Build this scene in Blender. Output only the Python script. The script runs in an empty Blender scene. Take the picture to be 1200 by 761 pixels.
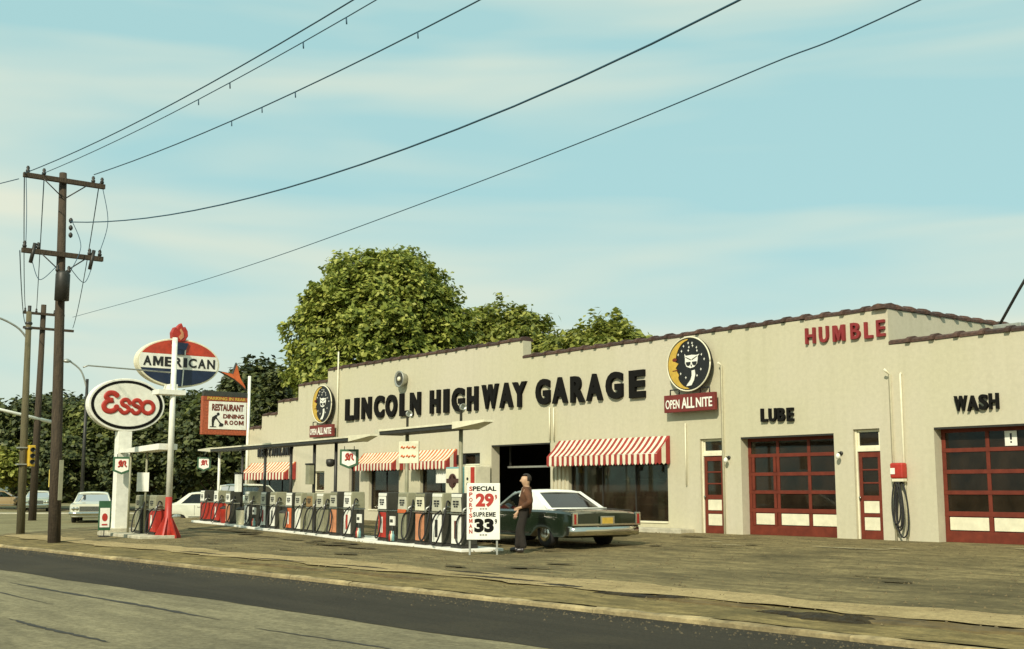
import bpy, bmesh, math, random
import numpy as np
from mathutils import Vector, Matrix

random.seed(7)
rng = np.random.default_rng(7)
scene = bpy.context.scene
COL = scene.collection
PI = math.pi

# ------------------------------------------------------------------ camera
YAW = math.radians(38.2)
PITCH = math.atan(193 / 1400)
cam_data = bpy.data.cameras.new("camera")
cam_data.sensor_width = 36
cam_data.lens = 42.0
cam_data.clip_end = 3000
cam = bpy.data.objects.new("camera", cam_data)
COL.objects.link(cam)
FH = Vector((-math.cos(YAW), math.sin(YAW), 0))
fwd = FH * math.cos(PITCH) + Vector((0, 0, 1)) * math.sin(PITCH)
cam.location = (0, -24.2, 1.2)
cam.rotation_euler = fwd.to_track_quat('-Z', 'Y').to_euler()
scene.camera = cam

# ------------------------------------------------------------------ sky
SUN_DIR = Vector((0.42, -0.70, 0.60)).normalized()
world = bpy.data.worlds.new("World")
scene.world = world
world.use_nodes = True
wt = world.node_tree
wt.nodes.clear()
W = lambda t: wt.nodes.new(t)
out = W('ShaderNodeOutputWorld')
bg = W('ShaderNodeBackground')
bg.inputs['Strength'].default_value = 0.1
sky = W('ShaderNodeTexSky')
sky.sky_type = 'NISHITA'
sky.sun_disc = False
sky.sun_elevation = math.asin(SUN_DIR.z)
sky.sun_rotation = math.atan2(SUN_DIR.x, SUN_DIR.y)
sky.air_density = 1.0
sky.dust_density = 1.6
tint = W('ShaderNodeMix'); tint.data_type = 'RGBA'; tint.blend_type = 'MIX'
tint.inputs['Factor'].default_value = 0.84
tint.inputs['B'].default_value = (4.2, 7.0, 6.9, 1)
wt.links.new(sky.outputs['Color'], tint.inputs['A'])
tc = W('ShaderNodeTexCoord')
mp = W('ShaderNodeMapping')
mp.inputs['Scale'].default_value = (1.0, 1.0, 7.5)
mp.inputs['Location'].default_value = (2.9, 1.3, 0.1)
wt.links.new(tc.outputs['Generated'], mp.inputs['Vector'])
nz = W('ShaderNodeTexNoise')
nz.inputs['Scale'].default_value = 1.7
nz.inputs['Detail'].default_value = 3.5
nz.inputs['Roughness'].default_value = 0.46
nz.inputs['Distortion'].default_value = 0.35
wt.links.new(mp.outputs['Vector'], nz.inputs['Vector'])
cr = W('ShaderNodeValToRGB')
cr.color_ramp.elements[0].position = 0.40
cr.color_ramp.elements[0].color = (0, 0, 0, 1)
cr.color_ramp.elements[1].position = 0.70
cr.color_ramp.elements[1].color = (1, 1, 1, 1)
wt.links.new(nz.outputs['Fac'], cr.inputs['Fac'])
cl = W('ShaderNodeMix'); cl.data_type = 'RGBA'
cl.inputs['B'].default_value = (7.3, 7.75, 6.4, 1)
wt.links.new(cr.outputs['Color'], cl.inputs['Factor'])
wt.links.new(tint.outputs['Result'], cl.inputs['A'])
wt.links.new(cl.outputs['Result'], bg.inputs['Color'])
wt.links.new(bg.outputs['Background'], out.inputs['Surface'])

# ------------------------------------------------------------------ sun, view
sun_data = bpy.data.lights.new("sun", 'SUN')
sun_data.energy = 4.2
sun_data.angle = math.radians(1.2)
sun_data.color = (1.0, 0.93, 0.76)
sun = bpy.data.objects.new("sun", sun_data)
sun.rotation_euler = SUN_DIR.to_track_quat('Z', 'Y').to_euler()
COL.objects.link(sun)
scene.view_settings.view_transform = 'Standard'
scene.view_settings.look = 'None'
scene.view_settings.exposure = 0.08
scene.view_settings.gamma = 1.0
scene.view_settings.use_curve_mapping = False


# ------------------------------------------------------------------ materials
def lin(r, g, b):
    f = lambda c: (c / 255 / 12.92) if c / 255 <= 0.04045 else ((c / 255 + 0.055) / 1.055) ** 2.4
    return (f(r), f(g), f(b))


MATS = {}


def mat(name, rgb, rough=0.7, metal=0.0, var=0.0, vscale=3.0, stretch=(1, 1, 1), bump=0.0, bscale=30.0,
        rgb2=None, rnd=0.0, coat=0.0, spec=0.5, detail=6):
    if name in MATS:
        return MATS[name]
    m = bpy.data.materials.new(name)
    m.use_nodes = True
    nt = m.node_tree
    b = nt.nodes['Principled BSDF']
    b.inputs['Roughness'].default_value = rough
    b.inputs['Metallic'].default_value = metal
    b.inputs['Specular IOR Level'].default_value = spec
    if coat:
        b.inputs['Coat Weight'].default_value = coat
        b.inputs['Coat Roughness'].default_value = 0.06
    base = (*rgb, 1)
    b.inputs['Base Color'].default_value = base
    if var or bump or rgb2:
        t = nt.nodes.new('ShaderNodeTexCoord')
        mpn = nt.nodes.new('ShaderNodeMapping')
        mpn.inputs['Scale'].default_value = stretch
        nt.links.new(t.outputs['Object'], mpn.inputs['Vector'])
    if var or rgb2:
        n = nt.nodes.new('ShaderNodeTexNoise')
        n.inputs['Scale'].default_value = vscale
        n.inputs['Detail'].default_value = detail
        n.inputs['Roughness'].default_value = 0.62
        nt.links.new(mpn.outputs['Vector'], n.inputs['Vector'])
        r = nt.nodes.new('ShaderNodeValToRGB')
        r.color_ramp.elements[0].position = 0.32
        r.color_ramp.elements[1].position = 0.68
        c2 = rgb2 if rgb2 else tuple(c * (1 - var) for c in rgb)
        c1 = rgb if rgb2 else tuple(min(1, c * (1 + var * 0.6)) for c in rgb)
        r.color_ramp.elements[0].color = (*c2, 1)
        r.color_ramp.elements[1].color = (*c1, 1)
        nt.links.new(n.outputs['Fac'], r.inputs['Fac'])
        src = r.outputs['Color']
        if rnd:
            oi = nt.nodes.new('ShaderNodeObjectInfo')
            mr = nt.nodes.new('ShaderNodeMapRange')
            mr.inputs['To Min'].default_value = 1 - rnd
            mr.inputs['To Max'].default_value = 1 + rnd * 0.6
            nt.links.new(oi.outputs['Random'], mr.inputs['Value'])
            mx = nt.nodes.new('ShaderNodeVectorMath'); mx.operation = 'SCALE'
            nt.links.new(src, mx.inputs[0])
            nt.links.new(mr.outputs['Result'], mx.inputs['Scale'])
            src = mx.outputs['Vector']
        nt.links.new(src, b.inputs['Base Color'])
    if bump:
        n2 = nt.nodes.new('ShaderNodeTexNoise')
        n2.inputs['Scale'].default_value = bscale
        n2.inputs['Detail'].default_value = 5
        nt.links.new(t.outputs['Object'], n2.inputs['Vector'])
        bp = nt.nodes.new('ShaderNodeBump')
        bp.inputs['Strength'].default_value = bump
        bp.inputs['Distance'].default_value = 0.03
        nt.links.new(n2.outputs['Fac'], bp.inputs['Height'])
        nt.links.new(bp.outputs['Normal'], b.inputs['Normal'])
    MATS[name] = m
    return m


def wall_material():
    """Painted block wall: cream paint, faint block relief, streaks and blotches of dirt."""
    m = bpy.data.materials.new('painted_block')
    m.use_nodes = True
    nt = m.node_tree
    b = nt.nodes['Principled BSDF']
    b.inputs['Roughness'].default_value = 0.85
    N = nt.nodes.new
    L = nt.links.new
    t = N('ShaderNodeTexCoord')
    # broad blotches
    n = N('ShaderNodeTexNoise'); n.inputs['Scale'].default_value = 0.22; n.inputs['Detail'].default_value = 4
    L(t.outputs['Object'], n.inputs['Vector'])
    r = N('ShaderNodeValToRGB')
    r.color_ramp.elements[0].position = 0.36; r.color_ramp.elements[0].color = (0.525, 0.485, 0.325, 1)
    r.color_ramp.elements[1].position = 0.64; r.color_ramp.elements[1].color = (0.55, 0.50, 0.365, 1)
    L(n.outputs['Fac'], r.inputs['Fac'])
    # vertical rain streaks
    mp1 = N('ShaderNodeMapping'); mp1.inputs['Scale'].default_value = (2.4, 2.4, 0.16)
    L(t.outputs['Object'], mp1.inputs['Vector'])
    n1 = N('ShaderNodeTexNoise'); n1.inputs['Scale'].default_value = 1.6; n1.inputs['Detail'].default_value = 6
    L(mp1.outputs['Vector'], n1.inputs['Vector'])
    r1 = N('ShaderNodeValToRGB')
    r1.color_ramp.elements[0].position = 0.3; r1.color_ramp.elements[0].color = (0.84, 0.84, 0.80, 1)
    r1.color_ramp.elements[1].position = 0.52; r1.color_ramp.elements[1].color = (1, 1, 1, 1)
    L(n1.outputs['Fac'], r1.inputs['Fac'])
    mul = N('ShaderNodeMix'); mul.data_type = 'RGBA'; mul.blend_type = 'MULTIPLY'
    mul.inputs['Factor'].default_value = 0.3
    L(r.outputs['Color'], mul.inputs['A']); L(r1.outputs['Color'], mul.inputs['B'])
    # fine mottling of the paint
    n2 = N('ShaderNodeTexNoise'); n2.inputs['Scale'].default_value = 9; n2.inputs['Detail'].default_value = 8
    n2.inputs['Roughness'].default_value = 0.75
    L(t.outputs['Object'], n2.inputs['Vector'])
    r2 = N('ShaderNodeValToRGB')
    r2.color_ramp.elements[0].position = 0.35; r2.color_ramp.elements[0].color = (0.8, 0.8, 0.78, 1)
    r2.color_ramp.elements[1].position = 0.6; r2.color_ramp.elements[1].color = (1.05, 1.05, 1.05, 1)
    L(n2.outputs['Fac'], r2.inputs['Fac'])
    mul2 = N('ShaderNodeMix'); mul2.data_type = 'RGBA'; mul2.blend_type = 'MULTIPLY'
    mul2.inputs['Factor'].default_value = 0.4
    L(mul.outputs['Result'], mul2.inputs['A']); L(r2.outputs['Color'], mul2.inputs['B'])
    L(mul2.outputs['Result'], b.inputs['Base Color'])
    # block joints in relief (x along, z up), painted over
    cx = N('ShaderNodeSeparateXYZ'); L(t.outputs['Object'], cx.inputs['Vector'])
    ad = N('ShaderNodeMath'); ad.operation = 'ADD'
    L(cx.outputs['X'], ad.inputs[0]); L(cx.outputs['Y'], ad.inputs[1])
    cb = N('ShaderNodeCombineXYZ'); L(ad.outputs[0], cb.inputs['X']); L(cx.outputs['Z'], cb.inputs['Y'])
    br = N('ShaderNodeTexBrick')
    br.inputs['Scale'].default_value = 1.0
    br.inputs['Brick Width'].default_value = 0.4
    br.inputs['Row Height'].default_value = 0.2
    br.inputs['Mortar Size'].default_value = 0.008
    br.inputs['Mortar Smooth'].default_value = 0.8
    L(cb.outputs['Vector'], br.inputs['Vector'])
    sub = N('ShaderNodeMath'); sub.operation = 'MULTIPLY_ADD'
    sub.inputs[1].default_value = -0.5
    L(br.outputs['Fac'], sub.inputs[0]); L(n2.outputs['Fac'], sub.inputs[2])
    bp = N('ShaderNodeBump'); bp.inputs['Strength'].default_value = 0.14; bp.inputs['Distance'].default_value = 0.008
    L(sub.outputs[0], bp.inputs['Height'])
    L(bp.outputs['Normal'], b.inputs['Normal'])
    return m


def ground_material(name, light, dark, oil, sx=0.05, sy=0.35, crack=True, fine=22, patch=0.35, streak=0.0):
    """Worn asphalt or packed dirt with streaks along the road, oil blotches and grit."""
    m = bpy.data.materials.new(name)
    m.use_nodes = True
    nt = m.node_tree
    b = nt.nodes['Principled BSDF']
    b.inputs['Roughness'].default_value = 0.92
    b.inputs['Specular IOR Level'].default_value = 0.25
    N = nt.nodes.new
    L = nt.links.new
    t = N('ShaderNodeTexCoord')
    mpn = N('ShaderNodeMapping'); mpn.inputs['Scale'].default_value = (sx, sy, 1)
    mpn.inputs['Rotation'].default_value = (0, 0, math.radians(-3))
    L(t.outputs['Object'], mpn.inputs['Vector'])
    n = N('ShaderNodeTexNoise'); n.inputs['Scale'].default_value = 3.4; n.inputs['Detail'].default_value = 9
    n.inputs['Roughness'].default_value = 0.68
    L(mpn.outputs['Vector'], n.inputs['Vector'])
    r = N('ShaderNodeValToRGB')
    r.color_ramp.elements[0].position = 0.36; r.color_ramp.elements[0].color = (*dark, 1)
    r.color_ramp.elements[1].position = 0.63; r.color_ramp.elements[1].color = (*light, 1)
    L(n.outputs['Fac'], r.inputs['Fac'])
    n3 = N('ShaderNodeTexNoise'); n3.inputs['Scale'].default_value = patch; n3.inputs['Detail'].default_value = 7
    n3.inputs['Roughness'].default_value = 0.6
    L(t.outputs['Object'], n3.inputs['Vector'])
    r3 = N('ShaderNodeValToRGB')
    r3.color_ramp.elements[0].position = 0.5; r3.color_ramp.elements[0].color = (0, 0, 0, 1)
    r3.color_ramp.elements[1].position = 0.66; r3.color_ramp.elements[1].color = (0.75, 0.75, 0.75, 1)
    L(n3.outputs['Fac'], r3.inputs['Fac'])
    mx = N('ShaderNodeMix'); mx.data_type = 'RGBA'
    mx.inputs['B'].default_value = (*oil, 1)
    L(r3.outputs['Color'], mx.inputs['Factor']); L(r.outputs['Color'], mx.inputs['A'])
    nf = N('ShaderNodeTexNoise'); nf.inputs['Scale'].default_value = fine; nf.inputs['Detail'].default_value = 8
    nf.inputs['Roughness'].default_value = 0.8
    L(t.outputs['Object'], nf.inputs['Vector'])
    rf = N('ShaderNodeValToRGB')
    rf.color_ramp.elements[0].position = 0.34; rf.color_ramp.elements[0].color = (0.5, 0.5, 0.47, 1)
    rf.color_ramp.elements[1].position = 0.66; rf.color_ramp.elements[1].color = (1.35, 1.35, 1.32, 1)
    L(nf.outputs['Fac'], rf.inputs['Fac'])
    ml = N('ShaderNodeMix'); ml.data_type = 'RGBA'; ml.blend_type = 'MULTIPLY'
    ml.inputs['Factor'].default_value = 0.85
    L(mx.outputs['Result'], ml.inputs['A']); L(rf.outputs['Color'], ml.inputs['B'])
    col = ml.outputs['Result']
    if streak:      # tyre wear and drips drawn out along the driving direction
        ms = N('ShaderNodeMapping'); ms.inputs['Scale'].default_value = (0.26, 1.3, 1)
        ms.inputs['Rotation'].default_value = (0, 0, math.radians(4))
        L(t.outputs['Object'], ms.inputs['Vector'])
        ns = N('ShaderNodeTexNoise'); ns.inputs['Scale'].default_value = 2.3; ns.inputs['Detail'].default_value = 8
        ns.inputs['Roughness'].default_value = 0.7
        L(ms.outputs['Vector'], ns.inputs['Vector'])
        rs = N('ShaderNodeValToRGB')
        rs.color_ramp.elements[0].position = 0.40; rs.color_ramp.elements[0].color = (0.34, 0.32, 0.28, 1)
        rs.color_ramp.elements[1].position = 0.52; rs.color_ramp.elements[1].color = (1.06, 1.05, 1.02, 1)
        L(ns.outputs['Fac'], rs.inputs['Fac'])
        mst = N('ShaderNodeMix'); mst.data_type = 'RGBA'; mst.blend_type = 'MULTIPLY'
        mst.inputs['Factor'].default_value = streak
        L(col, mst.inputs['A']); L(rs.outputs['Color'], mst.inputs['B'])
        col = mst.outputs['Result']
    if crack:
        wv = N('ShaderNodeTexNoise'); wv.inputs['Scale'].default_value = 0.9; wv.inputs['Detail'].default_value = 4
        L(t.outputs['Object'], wv.inputs['Vector'])
        mxv = N('ShaderNodeMix'); mxv.data_type = 'RGBA'; mxv.inputs['Factor'].default_value = 0.12
        L(t.outputs['Object'], mxv.inputs['A']); L(wv.outputs['Color'], mxv.inputs['B'])
        vo = N('ShaderNodeTexVoronoi'); vo.feature = 'DISTANCE_TO_EDGE'; vo.inputs['Scale'].default_value = 0.42
        L(mxv.outputs['Result'], vo.inputs['Vector'])
        rc = N('ShaderNodeValToRGB')
        rc.color_ramp.elements[0].position = 0.0; rc.color_ramp.elements[0].color = (0.42, 0.42, 0.4, 1)
        rc.color_ramp.elements[1].position = 0.016; rc.color_ramp.elements[1].color = (1, 1, 1, 1)
        L(vo.outputs['Distance'], rc.inputs['Fac'])
        mc = N('ShaderNodeMix'); mc.data_type = 'RGBA'; mc.blend_type = 'MULTIPLY'
        mc.inputs['Factor'].default_value = 0.3
        L(col, mc.inputs['A']); L(rc.outputs['Color'], mc.inputs['B'])
        col = mc.outputs['Result']
    L(col, b.inputs['Base Color'])
    bp = N('ShaderNodeBump'); bp.inputs['Strength'].default_value = 0.6; bp.inputs['Distance'].default_value = 0.02
    L(nf.outputs['Fac'], bp.inputs['Height'])
    L(bp.outputs['Normal'], b.inputs['Normal'])
    return m


def glass_mat(name, tintc=(0.75, 0.8, 0.78), refl=1.0, dust=0.0):
    m = bpy.data.materials.new(name)
    m.use_nodes = True
    nt = m.node_tree
    nt.nodes.clear()
    o = nt.nodes.new('ShaderNodeOutputMaterial')
    g = nt.nodes.new('ShaderNodeBsdfGlossy'); g.inputs['Roughness'].default_value = 0.03
    tr = nt.nodes.new('ShaderNodeBsdfTransparent'); tr.inputs['Color'].default_value = (*tintc, 1)
    fr = nt.nodes.new('ShaderNodeFresnel'); fr.inputs['IOR'].default_value = 1.5
    mu = nt.nodes.new('ShaderNodeMath'); mu.operation = 'MULTIPLY'; mu.inputs[1].default_value = refl
    mx = nt.nodes.new('ShaderNodeMixShader')
    nt.links.new(fr.outputs[0], mu.inputs[0])
    nt.links.new(mu.outputs[0], mx.inputs[0])
    nt.links.new(tr.outputs[0], mx.inputs[1]); nt.links.new(g.outputs[0], mx.inputs[2])
    if dust:
        tcn = nt.nodes.new('ShaderNodeTexCoord')
        nn_ = nt.nodes.new('ShaderNodeTexNoise'); nn_.inputs['Scale'].default_value = 2.2; nn_.inputs['Detail'].default_value = 6
        geo = nt.nodes.new('ShaderNodeNewGeometry')
        nt.links.new(geo.outputs['Position'], nn_.inputs['Vector'])
        mr = nt.nodes.new('ShaderNodeMapRange'); mr.inputs['From Min'].default_value = 0.3; mr.inputs['From Max'].default_value = 0.7
        mr.inputs['To Min'].default_value = dust * 0.4; mr.inputs['To Max'].default_value = dust * 1.5
        nt.links.new(nn_.outputs['Fac'], mr.inputs['Value'])
        df = nt.nodes.new('ShaderNodeBsdfDiffuse'); df.inputs['Color'].default_value = (0.12, 0.08, 0.05, 1)
        mx2 = nt.nodes.new('ShaderNodeMixShader')
        nt.links.new(mr.outputs['Result'], mx2.inputs[0]); nt.links.new(mx.outputs[0], mx2.inputs[1]); nt.links.new(df.outputs[0], mx2.inputs[2])
        mx = mx2
    nt.links.new(mx.outputs[0], o.inputs['Surface'])
    return m


def leaf_mat(name, c1, c2, c3, trans=0.35):
    m = bpy.data.materials.new(name)
    m.use_nodes = True
    nt = m.node_tree
    nt.nodes.clear()
    N = nt.nodes.new; L = nt.links.new
    o = N('ShaderNodeOutputMaterial')
    geo = N('ShaderNodeNewGeometry')
    r = N('ShaderNodeValToRGB')
    r.color_ramp.elements[0].color = (*c1, 1)
    r.color_ramp.elements[1].color = (*c3, 1)
    e = r.color_ramp.elements.new(0.5); e.color = (*c2, 1)
    L(geo.outputs['Random Per Island'], r.inputs['Fac'])
    d = N('ShaderNodeBsdfPrincipled'); d.inputs['Roughness'].default_value = 0.55
    d.inputs['Specular IOR Level'].default_value = 0.35
    L(r.outputs['Color'], d.inputs['Base Color'])
    tr = N('ShaderNodeBsdfTranslucent'); L(r.outputs['Color'], tr.inputs['Color'])
    mx = N('ShaderNodeMixShader'); mx.inputs[0].default_value = trans
    L(d.outputs[0], mx.inputs[1]); L(tr.outputs[0], mx.inputs[2])
    L(mx.outputs[0], o.inputs['Surface'])
    return m


M_WALL = wall_material()
M_BLACK = mat('black_enamel', (0.012, 0.011, 0.01), 0.45, var=0.3, vscale=6)
M_LETTER = mat('letter_black', (0.008, 0.0075, 0.006), 0.9, spec=0.15)
M_WHITE = mat('white_paint', (0.82, 0.80, 0.68), 0.55, var=0.12, vscale=5)
M_CREAM = mat('cream_paint', (0.74, 0.69, 0.49), 0.6, var=0.14, vscale=4)
M_RED = mat('red_paint', (0.42, 0.03, 0.016), 0.5, var=0.25, vscale=5)
M_DRED = mat('door_red', (0.155, 0.029, 0.014), 0.65, spec=0.3, var=0.28, vscale=4)
M_ORANGE = mat('orange_paint', (0.62, 0.13, 0.03), 0.55, var=0.25, vscale=5)
M_BLUE = mat('navy_paint', (0.010, 0.020, 0.05), 0.4, var=0.2, vscale=5)
M_YELLOW = mat('yellow_paint', (0.56, 0.36, 0.05), 0.5, var=0.2, vscale=5)
M_TEAL = mat('teal_paint', (0.16, 0.33, 0.32), 0.5, var=0.15, vscale=5)
M_GREEN = mat('sign_green', (0.03, 0.10, 0.04), 0.5, var=0.2, vscale=6)
M_GREYP = mat('pump_grey', (0.27, 0.26, 0.16), 0.5, var=0.2, vscale=5)
M_FACE = mat('dial_cream', (0.52, 0.50, 0.37), 0.45, var=0.15, vscale=6)
M_DGREY = mat('pump_dark', (0.045, 0.043, 0.03), 0.5, var=0.3, vscale=5)
M_SALMON = mat('salmon_paint', (0.58, 0.24, 0.11), 0.5, var=0.2, vscale=5)
M_CHROME = mat('chrome', (0.62, 0.6, 0.52), 0.16, 1.0)
M_METAL = mat('galvanised', (0.42, 0.42, 0.36), 0.45, 0.6, var=0.2, vscale=8)
M_DMETAL = mat('dark_metal', (0.04, 0.037, 0.03), 0.5, 0.3, var=0.3, vscale=8)
M_RUBBER = mat('rubber', (0.015, 0.014, 0.013), 0.7)
M_WOODP = mat('pole_wood', (0.062, 0.043, 0.024), 0.9, var=0.55, vscale=7, stretch=(5, 5, 0.25), bump=0.6, bscale=20)
M_WOODP2 = mat('pole_wood_grey', (0.13, 0.11, 0.055), 0.9, var=0.4, vscale=7, stretch=(5, 5, 0.25), bump=0.5)
M_TILE = mat('coping_clay', (0.085, 0.045, 0.03), 0.75, var=0.5, vscale=9, rnd=0.35, bump=0.3)
M_ROOF = mat('tar_roof', (0.06, 0.055, 0.05), 0.95, var=0.3, vscale=1)
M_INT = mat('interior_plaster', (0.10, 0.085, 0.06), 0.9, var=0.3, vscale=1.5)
M_CONC = mat('pale_concrete', (0.50, 0.46, 0.33), 0.9, var=0.35, vscale=2.2, bump=0.4, bscale=18)
M_KERB = mat('kerb_concrete', (0.34, 0.265, 0.13), 0.95, var=0.6, vscale=2.4, rnd=0.22, bump=0.7, bscale=14)
M_GLASS = glass_mat('window_glass', (0.55, 0.56, 0.48), 0.6, 0.15)
M_CARGLASS = glass_mat('car_glass', (0.30, 0.36, 0.34), 1.6)
M_WIRE = mat('wire_black', (0.02, 0.07, 0.11), 0.6)
M_BARK = mat('bark', (0.07, 0.05, 0.032), 0.95, var=0.5, vscale=5, stretch=(3, 3, 0.5), bump=0.6)
M_DIRT = mat('packed_dirt', (0.12, 0.085, 0.032), 1.0, var=0.5, vscale=3, bump=0.8, bscale=12)


# ------------------------------------------------------------------ mesh helpers
class MB:
    """Collects boxes, tubes, prisms into one mesh; faces carry a material slot."""

    def __init__(self):
        self.v = []; self.f = []; self.s = []; self.sm = []

    def add(self, verts, faces, slot=0, smooth=False):
        o = len(self.v)
        self.v.extend([tuple(p) for p in verts])
        for f in faces:
            self.f.append(tuple(i + o for i in f)); self.s.append(slot); self.sm.append(smooth)
        return self

    def box(self, x0, x1, y0, y1, z0, z1, slot=0, M=None):
        vs = [Vector((x, y, z)) for z in (z0, z1) for y in (y0, y1) for x in (x0, x1)]
        if M is not None:
            vs = [M @ p for p in vs]
        fs = [(0, 2, 3, 1), (4, 5, 7, 6), (0, 1, 5, 4), (2, 6, 7, 3), (0, 4, 6, 2), (1, 3, 7, 5)]
        return self.add(vs, fs, slot)

    def tube(self, pts, r, seg=8, slot=0, smooth=True, flat=None, caps=True):
        """Round rod along pts; r a number or list; flat=(normal, factor) squashes it along normal."""
        pts = [Vector(p) for p in pts]
        n = len(pts)
        rs = r if isinstance(r, (list, tuple)) else [r] * n
        o = len(self.v)
        ref = None
        for i, p in enumerate(pts):
            d = (pts[min(i + 1, n - 1)] - pts[max(i - 1, 0)])
            if d.length < 1e-9: d = Vector((0, 0, 1))
            d.normalize()
            if flat is not None:
                a = Vector(flat[0]).normalized(); bb = d.cross(a).normalized()
                k = flat[1]
            else:
                if ref is None:
                    ref = Vector((0, 0, 1)) if abs(d.z) < 0.9 else Vector((1, 0, 0))
                a = (ref - d * ref.dot(d)).normalized(); ref = a; bb = d.cross(a); k = 1
            for j in range(seg):
                t = 2 * PI * j / seg
                self.v.append(tuple(p + a * (math.cos(t) * rs[i] * k) + bb * (math.sin(t) * rs[i])))
        for i in range(n - 1):
            for j in range(seg):
                j2 = (j + 1) % seg
                self.f.append((o + i * seg + j, o + i * seg + j2, o + (i + 1) * seg + j2, o + (i + 1) * seg + j))
                self.s.append(slot); self.sm.append(smooth)
        if caps:
            self.f.append(tuple(o + j for j in reversed(range(seg)))); self.s.append(slot); self.sm.append(False)
            self.f.append(tuple(o + (n - 1) * seg + j for j in range(seg))); self.s.append(slot); self.sm.append(False)
        return self

    def prism(self, poly, o, r, u, n, t0, t1, slot=0):
        """Polygon poly (a,b) placed at o + a*r + b*u, from depth t0 to t1 along n."""
        o = Vector(o); r = Vector(r); u = Vector(u); n = Vector(n)
        k = len(poly)
        vs = [o + r * a + u * b + n * t0 for a, b in poly] + [o + r * a + u * b + n * t1 for a, b in poly]
        fs = [tuple(reversed(range(k))), tuple(range(k, 2 * k))]
        fs += [(i, (i + 1) % k, (i + 1) % k + k, i + k) for i in range(k)]
        return self.add(vs, fs, slot)

    def lathe(self, prof, o, axis='Z', seg=16, slot=0, smooth=True):
        """prof: list of (radius, height)."""
        o = Vector(o)
        k = len(self.v)
        for rr, h in prof:
            for j in range(seg):
                t = 2 * PI * j / seg
                c, s = rr * math.cos(t), rr * math.sin(t)
                p = {'Z': (c, s, h), 'Y': (c, h, s), 'X': (h, c, s)}[axis]
                self.v.append(tuple(o + Vector(p)))
        for i in range(len(prof) - 1):
            for j in range(seg):
                j2 = (j + 1) % seg
                self.f.append((k + i * seg + j, k + i * seg + j2, k + (i + 1) * seg + j2, k + (i + 1) * seg + j))
                self.s.append(slot); self.sm.append(smooth)
        self.f.append(tuple(k + j for j in reversed(range(seg)))); self.s.append(slot); self.sm.append(False)
        self.f.append(tuple(k + (len(prof) - 1) * seg + j for j in range(seg))); self.s.append(slot); self.sm.append(False)
        return self

    def build(self, name, mats, parent=None, bevel=0.0, label=None, loc=None):
        me = bpy.data.meshes.new(name)
        me.from_pydata(self.v, [], self.f)
        if not isinstance(mats, (list, tuple)): mats = [mats]
        for m in mats: me.materials.append(m)
        me.polygons.foreach_set('material_index', self.s)
        me.polygons.foreach_set('use_smooth', self.sm)
        bm = bmesh.new(); bm.from_mesh(me)
        bmesh.ops.recalc_face_normals(bm, faces=bm.faces)
        bm.to_mesh(me); bm.free()
        o = bpy.data.objects.new(name, me)
        COL.objects.link(o)
        if parent is not None: o.parent = parent
        if loc is not None: o.location = loc
        if bevel:
            b = o.modifiers.new('bevel', 'BEVEL'); b.width = bevel; b.segments = 2; b.limit_method = 'ANGLE'
        if label: o['label'] = label
        return o


def thing(name, label, cat, loc=(0, 0, 0), rz=0.0, group=None):
    o = bpy.data.objects.new(name, None)
    o.empty_display_size = 0.3
    o.location = loc
    o.rotation_euler = (0, 0, rz)
    COL.objects.link(o)
    o['label'] = label; o['category'] = cat
    if group: o['group'] = group
    return o


def tag(o, label, cat, group=None):
    o['label'] = label; o['category'] = cat
    if group: o['group'] = group
    return o


def copy_tree(o, parent=None):
    c = o.copy()
    COL.objects.link(c)
    c.parent = parent
    for ch in list(o.children):
        copy_tree(ch, c)
    return c


def share(proto, parent, loc=(0, 0, 0), rz=0.0, scale=None):
    c = proto.copy()
    COL.objects.link(c)
    c.parent = parent
    c.location = loc
    c.rotation_euler = (0, 0, rz)
    if scale: c.scale = scale
    return c


# lettering: the built-in font as a mesh, fattened
GLY = {}


def glyph(text, bold=0.0, space=1.0):
    key = (text, bold, space)
    if key in GLY: return GLY[key]
    if text == 'M':
        st = 0.2 + bold
        vs = [(0, 0), (0, 1), (0.28, 1), (0.5, 0.45), (0.72, 1), (1, 1), (1, 0), (1 - st, 0), (1 - st, 0.6), (0.57, 0.06), (0.43, 0.06), (st, 0.6), (st, 0)]
        fs = [(12, 11, 2, 1, 0), (11, 10, 3, 2), (10, 9, 3), (9, 8, 4, 3), (8, 7, 6, 5, 4)]
        GLY[key] = (vs, fs)
        return GLY[key]
    cu = bpy.data.curves.new('glyph', 'FONT')
    cu.body = text
    cu.offset = bold
    cu.space_character = space
    cu.fill_mode = 'FRONT'
    cu.resolution_u = 4
    ob = bpy.data.objects.new('glyph', cu)
    COL.objects.link(ob)
    bpy.context.view_layer.update()
    me = bpy.data.meshes.new_from_object(ob.evaluated_get(bpy.context.evaluated_depsgraph_get()))
    vs = [(v.co.x, v.co.y) for v in me.vertices]
    fs = [tuple(p.vertices) for p in me.polygons]
    bpy.data.objects.remove(ob); bpy.data.meshes.remove(me); bpy.data.curves.remove(cu)
    xs = [v[0] for v in vs]; ys = [v[1] for v in vs]
    x0, x1, y0, y1 = min(xs), max(xs), min(ys), max(ys)
    vs = [((x - x0) / (x1 - x0), (y - y0) / (y1 - y0)) for x, y in vs]
    GLY[key] = (vs, fs)
    return GLY[key]


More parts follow.
